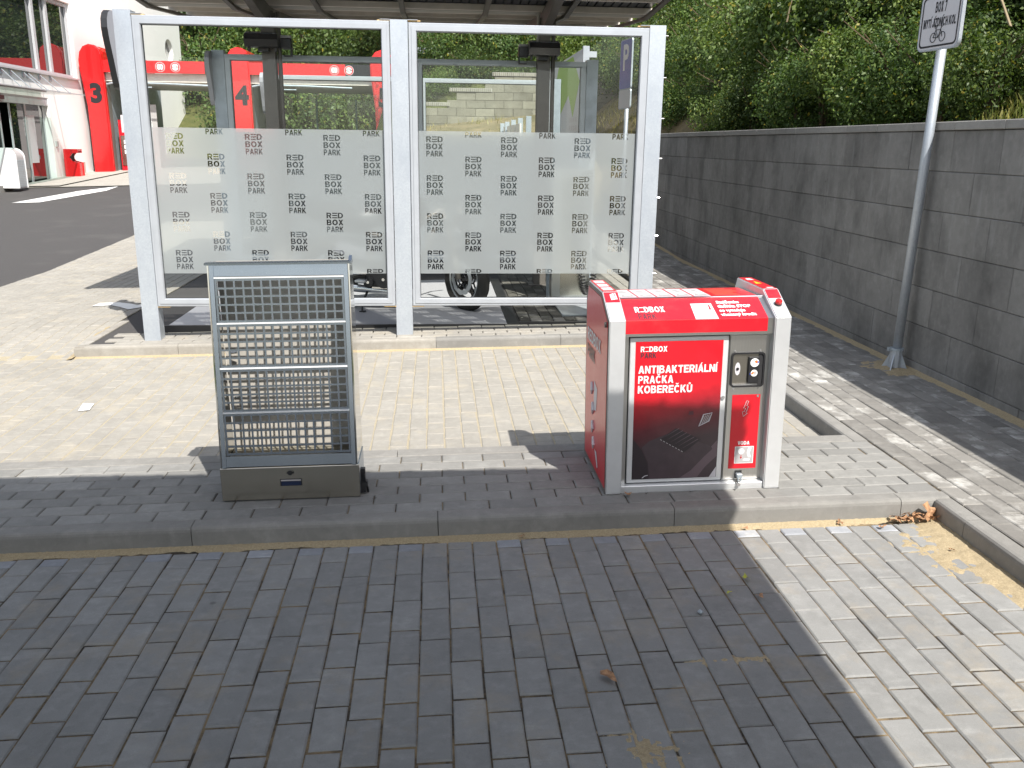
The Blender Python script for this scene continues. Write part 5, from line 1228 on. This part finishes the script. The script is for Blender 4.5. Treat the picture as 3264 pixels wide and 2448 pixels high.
# ================================================================== RED WASH GATES
def gate(x, num, label, beam):
    g = thing('wash_gate', label, 'wash gate', (x, 27.2, .48), group='red numbered wash gates')
    # pillar: rounded shoulder, then an arm running back
    prof = [(-.02, 0), (-.03, 2.1), (-.10, 2.75), (-.16, 3.2), (-.17, 3.5), (-.12, 3.75), (.0, 3.92), (.18, 3.99), (.36, 3.96), (.50, 3.85), (.54, 3.70), (.545, 3.45), (.56, 2.9), (.57, 2.2), (.585, 0)]
    bm = B(); prism(bm, prof, 'y', 0, .2); bmesh.ops.bevel(bm, geom=[e for e in bm.edges if abs(e.verts[0].co.y-e.verts[1].co.y) < .01], offset=.035, segments=3, affect='EDGES'); obj('pillar', bm, 'red_gloss', g)
    bm = B(); prism(bm, [(-.05, 3.45), (-.05, 3.8), (.08, 3.93), (.42, 3.93), (.54, 3.78), (.54, 3.45)], 'y', .2, 5.6); obj('roof_arm', bm, 'red_gloss', g)
    text(num, .78, (.28, -.004, 2.25), 'ink', g, rot=(R(90), 0, 0), bold=.05, align='CENTER', name='gate_number', extr=.004)
    boxo('pillar_back', (.0, .56, .205, .5, 0, 3.4), 'darksteel', g)
    boxo('box_wall', (.1, .5, .6, 6.2, 0, 3.1), 'galv_dull_shade', g)
    if beam:
        a, b_, c_ = beam
        boxo('beam_red', (.55, b_, .06, .22, 3.16, 3.53), 'red_gloss', g); boxo('beam_black', (b_+.001, c_, .06, .22, 3.16, 3.53), 'black', g)
        boxo('beam_underside', (.55, c_, .23, 5.6, 2.90, 3.15), 'roofsheet', g)
        bm = B(); tube(bm, [(.6, .1, 2.80), (.9, .1, 2.86), (2.4, .1, 2.84), (3.8, .1, 2.80)], .03, 6); tube(bm, [(1.1, .1, 2.86), (1.4, .1, 2.72), (2.0, .1, 2.72)], .02, 6); obj('spray_pipe', bm, 'galv_dull_shade', g)
        for cx_, tx, arr in (((a, '3.3', 'v')), ((a+.47, '2.9', 'h'))):
            bm = B(); disc(bm, (cx_, .058, 3.345), .15, 'y', -.004, 28); s_ = obj('limit_sign', bm, 'white', g)
            bm = B(); disc(bm, (cx_, .053, 3.345), .138, 'y', -.003, 28); obj('sign_ring', bm, 'red', g)
            bm = B(); disc(bm, (cx_, .049, 3.345), .102, 'y', -.003, 28); obj('sign_face', bm, 'white', g)
            text(tx, .11, (cx_, .044, 3.315), 'ink', g, bold=.01, align='CENTER', name='sign_number', extr=.001)
            text('m', .06, (cx_, .044, 3.275), 'ink', g, bold=.0, align='CENTER', name='sign_number', extr=.001)
            bm = B()
            if arr == 'v':
                for s in (-1, 1): bm.faces.new([bm.verts.new((cx_+q[0], .0445, 3.345+s*q[1])) for q in ((-.03, .1), (.03, .1), (0, .062))][::-s])
            else:
                for s in (-1, 1): bm.faces.new([bm.verts.new((cx_+s*q[0], .0445, 3.345+q[1])) for q in ((.1, -.03), (.1, .03), (.062, 0))][::-s])
            obj('sign_arrow', bm, 'ink', g)
    return g
g3 = gate(-11.06, '3', 'red wash gate pillar marked 3 in front of the white building', (2.32, 3.70, 4.55))
g4 = gate(-6.50, '4', 'red wash gate pillar marked 4 seen through the left pane', (3.25, 3.60, 4.6))
g5 = gate(-1.93, '5', 'red wash gate pillar marked 5 at the right edge of the left pane', None)
ct = thing('control_terminal', 'red and grey control terminal with stickers inside wash gate 3', 'terminal', (-10.38, 27.75, .5))
bm = B(); prism(bm, [(0, 0), (.32, 0), (.22, .95), (.2, 1.35), (.08, 1.6), (0, 1.7)], 'y', 0, .25); obj('terminal_body', bm, 'red', ct)
boxo('steel_door', (.04, .30, -.03, -.005, .25, 1.2), 'steel_drawer', ct)
for i in range(3): boxo('sticker', (.14, .22, -.036, -.031, .62+.16*i, .74+.16*i), 'white', ct)
boxo('price_sticker', (.1, .26, -.006, -.002, 1.3, 1.85), 'pale_print', ct)
boxo('back_board', (.3, 1.15, .35, .38, .1, 2.2), 'grey_print', ct)
for i in range(4): boxo('notice', (.78, .98, .34, .349, 1.15+.16*i, 1.28+.16*i), 'white', ct)
# height bar with two round signs further right
hb = thing('height_bar', 'white horizontal height limit bar with two round red signs seen through the right pane', 'height bar', (0, 22, 0))
bm = B(); box(bm, -.95, .30, 0, .12, 3.92, 4.07); obj('bar', bm, 'alu', hb)
boxo('sign_board', (.28, .66, -.02, -.005, 3.99, 4.22), 'galv', hb)
bm = B(); box(bm, -.98, -.86, 0, .12, .3, 3.919); obj('bar_post', bm, 'alu', hb)
bm = B(); tube(bm, [(-.3, .06, 3.7), (.05, .06, 3.86), (.42, .06, 3.88)], .02, 6); tube(bm, [(0, .06, 3.7), (.2, .06, 3.8), (.44, .06, 3.78)], .02, 6); box(bm, .4, .5, .02, .12, 3.72, 4.0); obj('spray_arm', bm, 'galv_dull_shade', hb)
for cx_, tx in ((.34, '4.1'), (.64, '2.6')):
    bm = B(); disc(bm, (cx_, -.022, 4.10), .115, 'y', -.006, 26); obj('sign_ring', bm, 'red', hb)
    bm = B(); disc(bm, (cx_, -.0285, 4.10), .085, 'y', -.003, 26); obj('sign_face', bm, 'white', hb)
    text(tx, .09, (cx_, -.033, 4.07), 'ink', hb, bold=.01, align='CENTER', name='sign_number', extr=.001)
# banner board right of the column
bd = thing('banner_board', 'grey and green printed banner board on a steel frame behind the second screen', 'banner', (2.15, 9.9, 0))
boxo('board', (-.02, .02, 0, 4.2, .4, 2.93), 'mural_white', bd)
boxo('frame_post', (-.04, .05, -.08, -.001, .2, 2.95), 'alu', bd); boxo('bracket', (.05, .16, -.06, 0, 2.80, 2.88), 'alu', bd)
bm = B(); f = bm.faces.new([bm.verts.new((-.022, a, b_)) for a, b_ in ((.3, 2.5), (1.0, 2.9), (2.6, 2.9), (3.4, 2.3), (2.6, 2.0), (1.4, 2.35), (.9, 2.0))]); obj('green_print', bm, 'mural_green', bd)
bm = B(); f = bm.faces.new([bm.verts.new((-.022, a, b_)) for a, b_ in ((2.5, 1.5), (2.9, 1.75), (3.1, 1.6), (2.8, 1.45))]); obj('green_print', bm, 'mural_green', bd)
for i in range(4):
    bm = B()
    for j in range(4): quad(bm, [(-.0225, .5+.2*j+.7*i*.0, 2.0-.12*i), (-.0225, .62+.2*j, 2.0-.12*i), (-.0225, .62+.2*j, 1.93-.12*i), (-.0225, .5+.2*j, 1.93-.12*i)])
    obj('printed_text_block', bm, 'grey_print', bd)
lbar = thing('low_barrier', 'low row of pale steel posts with brown grey boards in front of the dry bank', 'barrier', (0, 0, 0))
for i, (x, y, z) in enumerate(((1.449, 16.5, 2.02), (1.476, 15.5, 2.03), (1.52, 14.5, 2.045), (1.563, 13.5, 2.055), (1.615, 12.5, 2.063))):
    boxo('barrier_post', (x-.045, x+.045, y-.045, y+.045, .4, z), 'galv', lbar)
    if i: boxo('barrier_board', (1.47, 1.50, y+.1, y+.9, .5, 1.94), 'roofsheet', lbar)

# ================================================================== STEPPED BLOCK WALL AND BANK
def bankz(x, y):
    a = (1.62+.1*max(-1, min(x, 4)))*ss(11.5, 20, y)*ss(-2.5, -.6, x)
    return gx(x)+bank(x, y)+a
struct(sheet('dirt_bank', -4.5, 3.4, 10.5, 21, lambda x, y: bankz(x, y)*1.0, 'dirt', 30, 40, off=-.02))
def hillz(x, y):
    z = gx(x)+bank(x, y)
    r_ = 1.62+.62*max(0, x-3.5)**.95*ss(3.4, 4.6, x)+.0
    right = r_*ss(3.38, 3.9, x)
    back = (2.2+.42*max(0, y-20))*ss(19.8, 20.6, y)*ss(-2.5, -.6, x)+ (.45*max(0, y-35))*ss(34, 38, y)*(1-ss(-2.5, -.6, x))
    side = 1.3*ss(2.6, 4.2, x)*ss(10.5, 14, y)
    return z+max(right*ss(-30, 2, y+8), back, side)
struct(sheet('dry_bank', 3.22, 6.2, 9.6, 20.3, hillz, 'dirt', 20, 60, off=.02))
sheet_h = sheet('hillside', 3.4, 60, -30, 20.35, hillz, 'soil', 60, 60, off=-.03); struct(sheet_h)
struct(sheet('rear_hillside', -60, 60, 20.35, 90, hillz, 'grass_ground', 120, 90, off=-.03))
sw = thing('stepped_wall', 'pale old concrete block wall stepping up the dry bank behind the wash boxes', 'wall', (0, 20, 0))
boxo('wall_core', (-.85, 5.4, .20, .3, .5, 2.45), 'mortar', sw)
steps = [(-.9, .36, 2.49), (.36, 1.44, 2.84), (1.44, 5.4, 3.23)]
sb = {}
def sblock(l, h):
    k_ = (round(l, 3), round(h, 3))
    if k_ not in sb:
        bm = B(); box(bm, 0, l, 0, .2, 0, h, bev=.006); me = bpy.data.meshes.new('block'); bm.to_mesh(me); bm.free(); me.materials.append(M['stone_old']); sb[k_] = me
    return sb[k_]
zt = 3.23; row = 0
while zt > 1.3:
    x = -.9+(.24 if row % 2 else 0)
    while x < 5.3:
        lim = [s for s in steps if s[0] <= x+.2 < s[1]]
        if lim and zt <= lim[0][2]+.02:
            o = bpy.data.objects.new('block', sblock(.475, .19)); o.location = (x, random.uniform(-.008, .008), zt-.195); link(o, sw)
        x += .48
    zt -= .195 if row != 1 else .195; row += 1
for s in steps:
    x = s[0]
    while x < s[1]-.05:
        bm_l = min(.045, s[1]-x); x += .0; break
    boxo('coping', (s[0]+.003, s[1]-.003, -.02, .24, s[2]+.005, s[2]+.095), 'light_paving', sw)
    n_ = int((s[1]-s[0])/.05); bm = B()
    for i in range(n_): box(bm, s[0]+.05*i+.01, s[0]+.05*i+.04, -.026, -.021, s[2]+.012, s[2]+.088)
    o = obj('coping_ribs', bm, 'stone_old', sw); tag(o, kind='stuff')
# green fence posts
for i, (x, y, z0, z1) in enumerate(((1.72, 24, 2.6, 4.64), (.43, 24, 2.5, 4.2), (5.68, 24, 3, 5.13), (-2.95, 31.5, 1.2, 3.1), (-4.4, 31.5, 1.2, 3.1), (-5.9, 31.5, 1.2, 3.1))):
    tag(boxo('fence_post', (x-.035, x+.035, y-.03, y+.03, z0-1, z1), 'green_steel'), ['tall green fence post above the stepped wall, nearest the right column', 'green fence post above the lowest wall step', 'green fence post high on the right, at the canopy corner', 'right of the three green posts in front of the trees', 'middle of the three green posts in front of the trees', 'left of the three green posts in front of the trees'][i], 'fence post', 'green fence posts')
# ================================================================== VEGETATION
def leaf_mesh(name, n, rx, ry, rz, size, mat, clumps=14, seed=0, fill=.35, droop=0.):
    r = np.random.default_rng(seed)
    cc2 = r.normal(size=(clumps, 3)); cc2 /= np.linalg.norm(cc2, axis=1)[:, None]; cc2 *= r.uniform(.35, .8, (clumps, 1)); cc2[:, 2] = np.abs(cc2[:, 2])*.9-.15
    cr2 = r.uniform(.26, .5, clumps)
    idx = r.integers(0, clumps, n); d = r.normal(size=(n, 3)); d /= np.linalg.norm(d, axis=1)[:, None]
    rad = cr2[idx]*(1-fill*r.random(n)**1.5)
    # twigs: groups of leaves share a sprig point
    ns = max(4, n//7); sidx = r.integers(0, ns, n)
    sd = r.normal(size=(ns, 3)); sd /= np.linalg.norm(sd, axis=1)[:, None]; sc2 = r.integers(0, clumps, ns); sr = cr2[sc2]*(1-fill*r.random(ns)**1.5+.12*(r.random(ns) > .9))
    sp2 = cc2[sc2]+sd*sr[:, None]
    P2 = sp2[sidx]*np.array([rx, ry, rz])+r.normal(scale=size*1.1, size=(n, 3))
    P2[:, 2] += rz*.35
    nrm = sd[sidx]*.6+r.normal(scale=.55, size=(n, 3))+np.array([0, 0, .35]); nrm /= np.linalg.norm(nrm, axis=1)[:, None]
    t = np.cross(nrm, r.normal(size=(n, 3))); t /= np.linalg.norm(t, axis=1)[:, None]; b_ = np.cross(nrm, t)
    L = (size*r.uniform(.6, 1.3, n))[:, None]
    v = np.stack([P2-t*L*.5, P2+b_*L*.28+nrm*L*.06, P2+t*L*.5, P2-b_*L*.28+nrm*L*.06], 1).reshape(-1, 3)
    me = bpy.data.meshes.new(name); me.vertices.add(4*n); me.vertices.foreach_set('co', v.astype(np.float32).ravel())
    me.loops.add(4*n); me.loops.foreach_set('vertex_index', np.arange(4*n, dtype=np.int32)); me.polygons.add(n)
    me.polygons.foreach_set('loop_start', np.arange(0, 4*n, 4, dtype=np.int32)); me.polygons.foreach_set('loop_total', np.full(n, 4, dtype=np.int32))
    me.update(); me.materials.append(M[mat]); return me
def branch_mesh(name, rx, ry, rz, seed):
    r = random.Random(seed); bm = B()
    for i in range(9):
        a = r.uniform(0, 6.28); k_ = r.uniform(.4, .95); p = [(0, 0, -.3)]
        for s in (.35, .7, 1.): p.append((rx*k_*math.cos(a)*s*s+r.gauss(0, .03), ry*k_*math.sin(a)*s*s+r.gauss(0, .03), rz*(.1+.9*s)*r.uniform(.8, 1.1)))
        tube(bm, p, [.03*rz, .02*rz, .012*rz, .004*rz], 5)
    me = bpy.data.meshes.new(name); bm.to_mesh(me); bm.free(); me.materials.append(M['wood']); return me
shr = [(leaf_mesh('foliage', 13000, 1, 1, 1, .052, m, seed=s, clumps=14, fill=.3), branch_mesh('branches', 1, 1, 1, s)) for s, m in ((1, 'leaf_a'), (2, 'leaf_b'), (3, 'leaf_c'), (4, 'leaf_a'))]
big = [(leaf_mesh('crown', 9000, 1, 1, 1, .062, m, seed=s+10, clumps=13, fill=.22), branch_mesh('limbs', 1, 1, 1, s+10)) for s, m in ((1, 'leaf_a'), (2, 'leaf_c'), (3, 'leaf_b'), (4, 'leaf_a'))]
def plant(x, y, z, sx, sy, sz, var, label, group, name='shrub', cat='shrub', lib=shr, pn=('foliage', 'branches')):
    t = thing(name, label, cat, (x, y, z), (0, 0, random.uniform(0, 6.28)), group)
    lm, bm_ = lib[var % len(lib)]
    a = bpy.data.objects.new(pn[0], lm); a.scale = (sx, sy, sz); link(a, t); b_ = bpy.data.objects.new(pn[1], bm_); b_.scale = (sx, sy, sz); link(b_, t); return t
K = 0
def shade_ok(x, z, r_): return x-r_*.8 > 2.72+.33*(z-.1)
ORD = ['first', 'second', 'third', 'fourth', 'fifth', 'sixth', 'seventh', 'eighth', 'ninth', 'tenth', 'eleventh', 'twelfth', 'thirteenth', 'fourteenth', 'fifteenth', 'sixteenth', 'seventeenth', 'eighteenth', 'nineteenth', 'twentieth']+['twenty-'+q for q in ('first', 'second', 'third', 'fourth', 'fifth', 'sixth', 'seventh', 'eighth', 'ninth')]+['thirtieth', 'thirty-first', 'thirty-second', 'thirty-third', 'thirty-fourth']
ROWN = ['hanging over the block wall', 'in the second row of the right slope', 'in the third row of the right slope', 'in the fourth row of the right slope', 'in the fifth row of the right slope', 'in the sixth row of the right slope', 'in the top row of the right slope']
for row, (xr, zr, rr2) in enumerate(((4.12, 1.7, .62), (4.85, 1.9, .95), (5.7, 2.3, 1.25), (6.8, 3.1, 1.5), (8.1, 4.0, 1.8), (9.7, 5.0, 2.1), (11.7, 6.2, 2.4))):
    y = 3.1 if row == 0 else -3+.5*row-(row > 2)*3; k_ = 0
    while y < 20.0:
        r_ = rr2*random.uniform(.85, 1.2); x = xr+random.uniform(-.12, .25)
        if row == 1 and y < 2.8: x += .75
        if row == 0 and y > 12.5: break
        plant(x, y, hillz(x, y)-(.05 if row else .12), r_, r_, r_*1.15, random.choice((0, 1, 3, 2, 0)), '%s green shrub from the camera end, %s' % (ORD[k_], ROWN[row]), 'shrubs on the slope behind the block wall'); k_ += 1
        y += r_*(1.05 if row else 1.25)
# trees and bushes behind the gates and the stepped wall
for (x0, x1, y0, n_, r0, zoff, nm) in ((-8.6, -.6, 37.0, 7, 2.1, -.4, 'front row behind the red gates'), (-11.5, 0, 41.5, 9, 2.6, .3, 'second row behind the red gates'), (-14, 2, 45, 8, 3.8, .8, 'third row behind the red gates'), (-16, 4, 51, 8, 4.8, 1.5, 'back row behind the red gates'), (-.3, 4.6, 21.1, 7, .62, -.0, 'low row against the stepped wall'), (-.3, 12, 22.3, 13, 1.05, .3, 'front row behind the stepped wall'), (-.6, 14, 24.4, 12, 1.6, .5, 'second row behind the stepped wall'), (-.5, 17, 27.5, 11, 2.3, .9, 'third row behind the stepped wall'), (.5, 20, 32, 9, 3.2, 1.8, 'fourth row behind the stepped wall')):
    for i in range(n_):
        x = x0+(x1-x0)*(i+.5)/n_+random.uniform(-.25, .25); y = y0+random.uniform(-.4, .4); r_ = r0*random.uniform(.85, 1.2)
        plant(x, y, hillz(x, y)-.2+zoff*.3, r_, r_, r_*1.2, random.choice((0, 1, 3, 1, 2)), '%s green tree from the left, %s' % (ORD[i], nm), 'trees behind the wash boxes', 'bushy_tree', 'tree', big, ('crown', 'trunk'))
for i in range(7):
    x = -13+i*7; y = 60+random.uniform(-3, 3)
    plant(x, y, hillz(x, y)-1, 6, 6, 8, i, '%s tall tree from the left, on the hilltop' % ORD[i], 'trees on the hilltop', 'bushy_tree', 'tree', big, ('crown', 'trunk'))
bm = B()
for i in range(22):
    x = random.uniform(3.9, 6.2); y = random.uniform(2, 12); z = hillz(x, y)+random.uniform(.3, 1.4); a = random.uniform(0, 6.28); L = random.uniform(.4, 1.1)
    p = [(x, y, z)]
    for q in (.3, .6, 1.): p.append((x-.25*L*q+.2*math.cos(a)*q, y+.3*math.sin(a)*q*L, z+L*(q-.55*q*q)))
    tube(bm, p, [.010, .008, .006, .003], 4)
tag(obj('dry_twigs', bm, 'twig'), 'thin pale dry twigs sticking out of the thicket above the wall', 'twigs', kind='stuff')
# grass
def blades(name, pts, h, mat, lab, w_=.006):
    n = len(pts); P2 = np.array(pts); a = rng.uniform(0, 6.28, n); hh = h*rng.uniform(.5, 1.4, n); d = np.stack([np.cos(a), np.sin(a), np.zeros(n)], 1)*w_*rng.uniform(.7, 1.5, n)[:, None]
    ln = rng.normal(scale=.35, size=(n, 3))*hh[:, None]; ln[:, 2] = hh
    v = np.stack([P2-d, P2+d, P2+ln*.9+d*.3, P2+ln], 1).reshape(-1, 3)
    me = bpy.data.meshes.new(name); me.from_pydata(v.tolist(), [], [(4*i, 4*i+1, 4*i+2, 4*i+3) for i in range(n)]); me.materials.append(M[mat])
    o = bpy.data.objects.new(name, me); link(o); return tag(o, lab, 'grass', kind='stuff')
pts = []
for _ in range(9000):
    x = 3.44+random.random()**1.3*1.3; y = random.uniform(-1, 3.0); pts.append((x, y, hillz(x, y)-.03))
blades('grass', pts, .075, 'grass', 'green grass on top of the bank behind the block wall')
pts = []
for _ in range(5000):
    x = random.uniform(-1.5, 3.4); y = random.uniform(12.5, 20); 
    if nz(x, y, .8, 3) > random.uniform(-.05, .5): pts.append((x, y, bankz(x, y)-.02))
for _ in range(7000):
    x = random.uniform(3.25, 5.2); y = random.uniform(9.7, 19)
    if nz(x, y, .9, 5) > random.uniform(-.25, .35): pts.append((x, y, hillz(x, y)))
blades('dry_grass', pts, .11, 'drygrass', 'dry grass tufts on the sandy bank below the stepped wall', .008)
pts = []
for _ in range(14000):
    x = random.uniform(-11, -.5); y = random.uniform(30.5, 37); pts.append((x, y, hillz(x, y)-.03))
blades('grass', pts, .22, 'grass', 'rough grass strip between the wash gates and the trees', .012)
struct(sheet('grass_strip', -11.3, -.5, 30, 37, hillz, 'grass_ground', 10, 10, off=-.01))
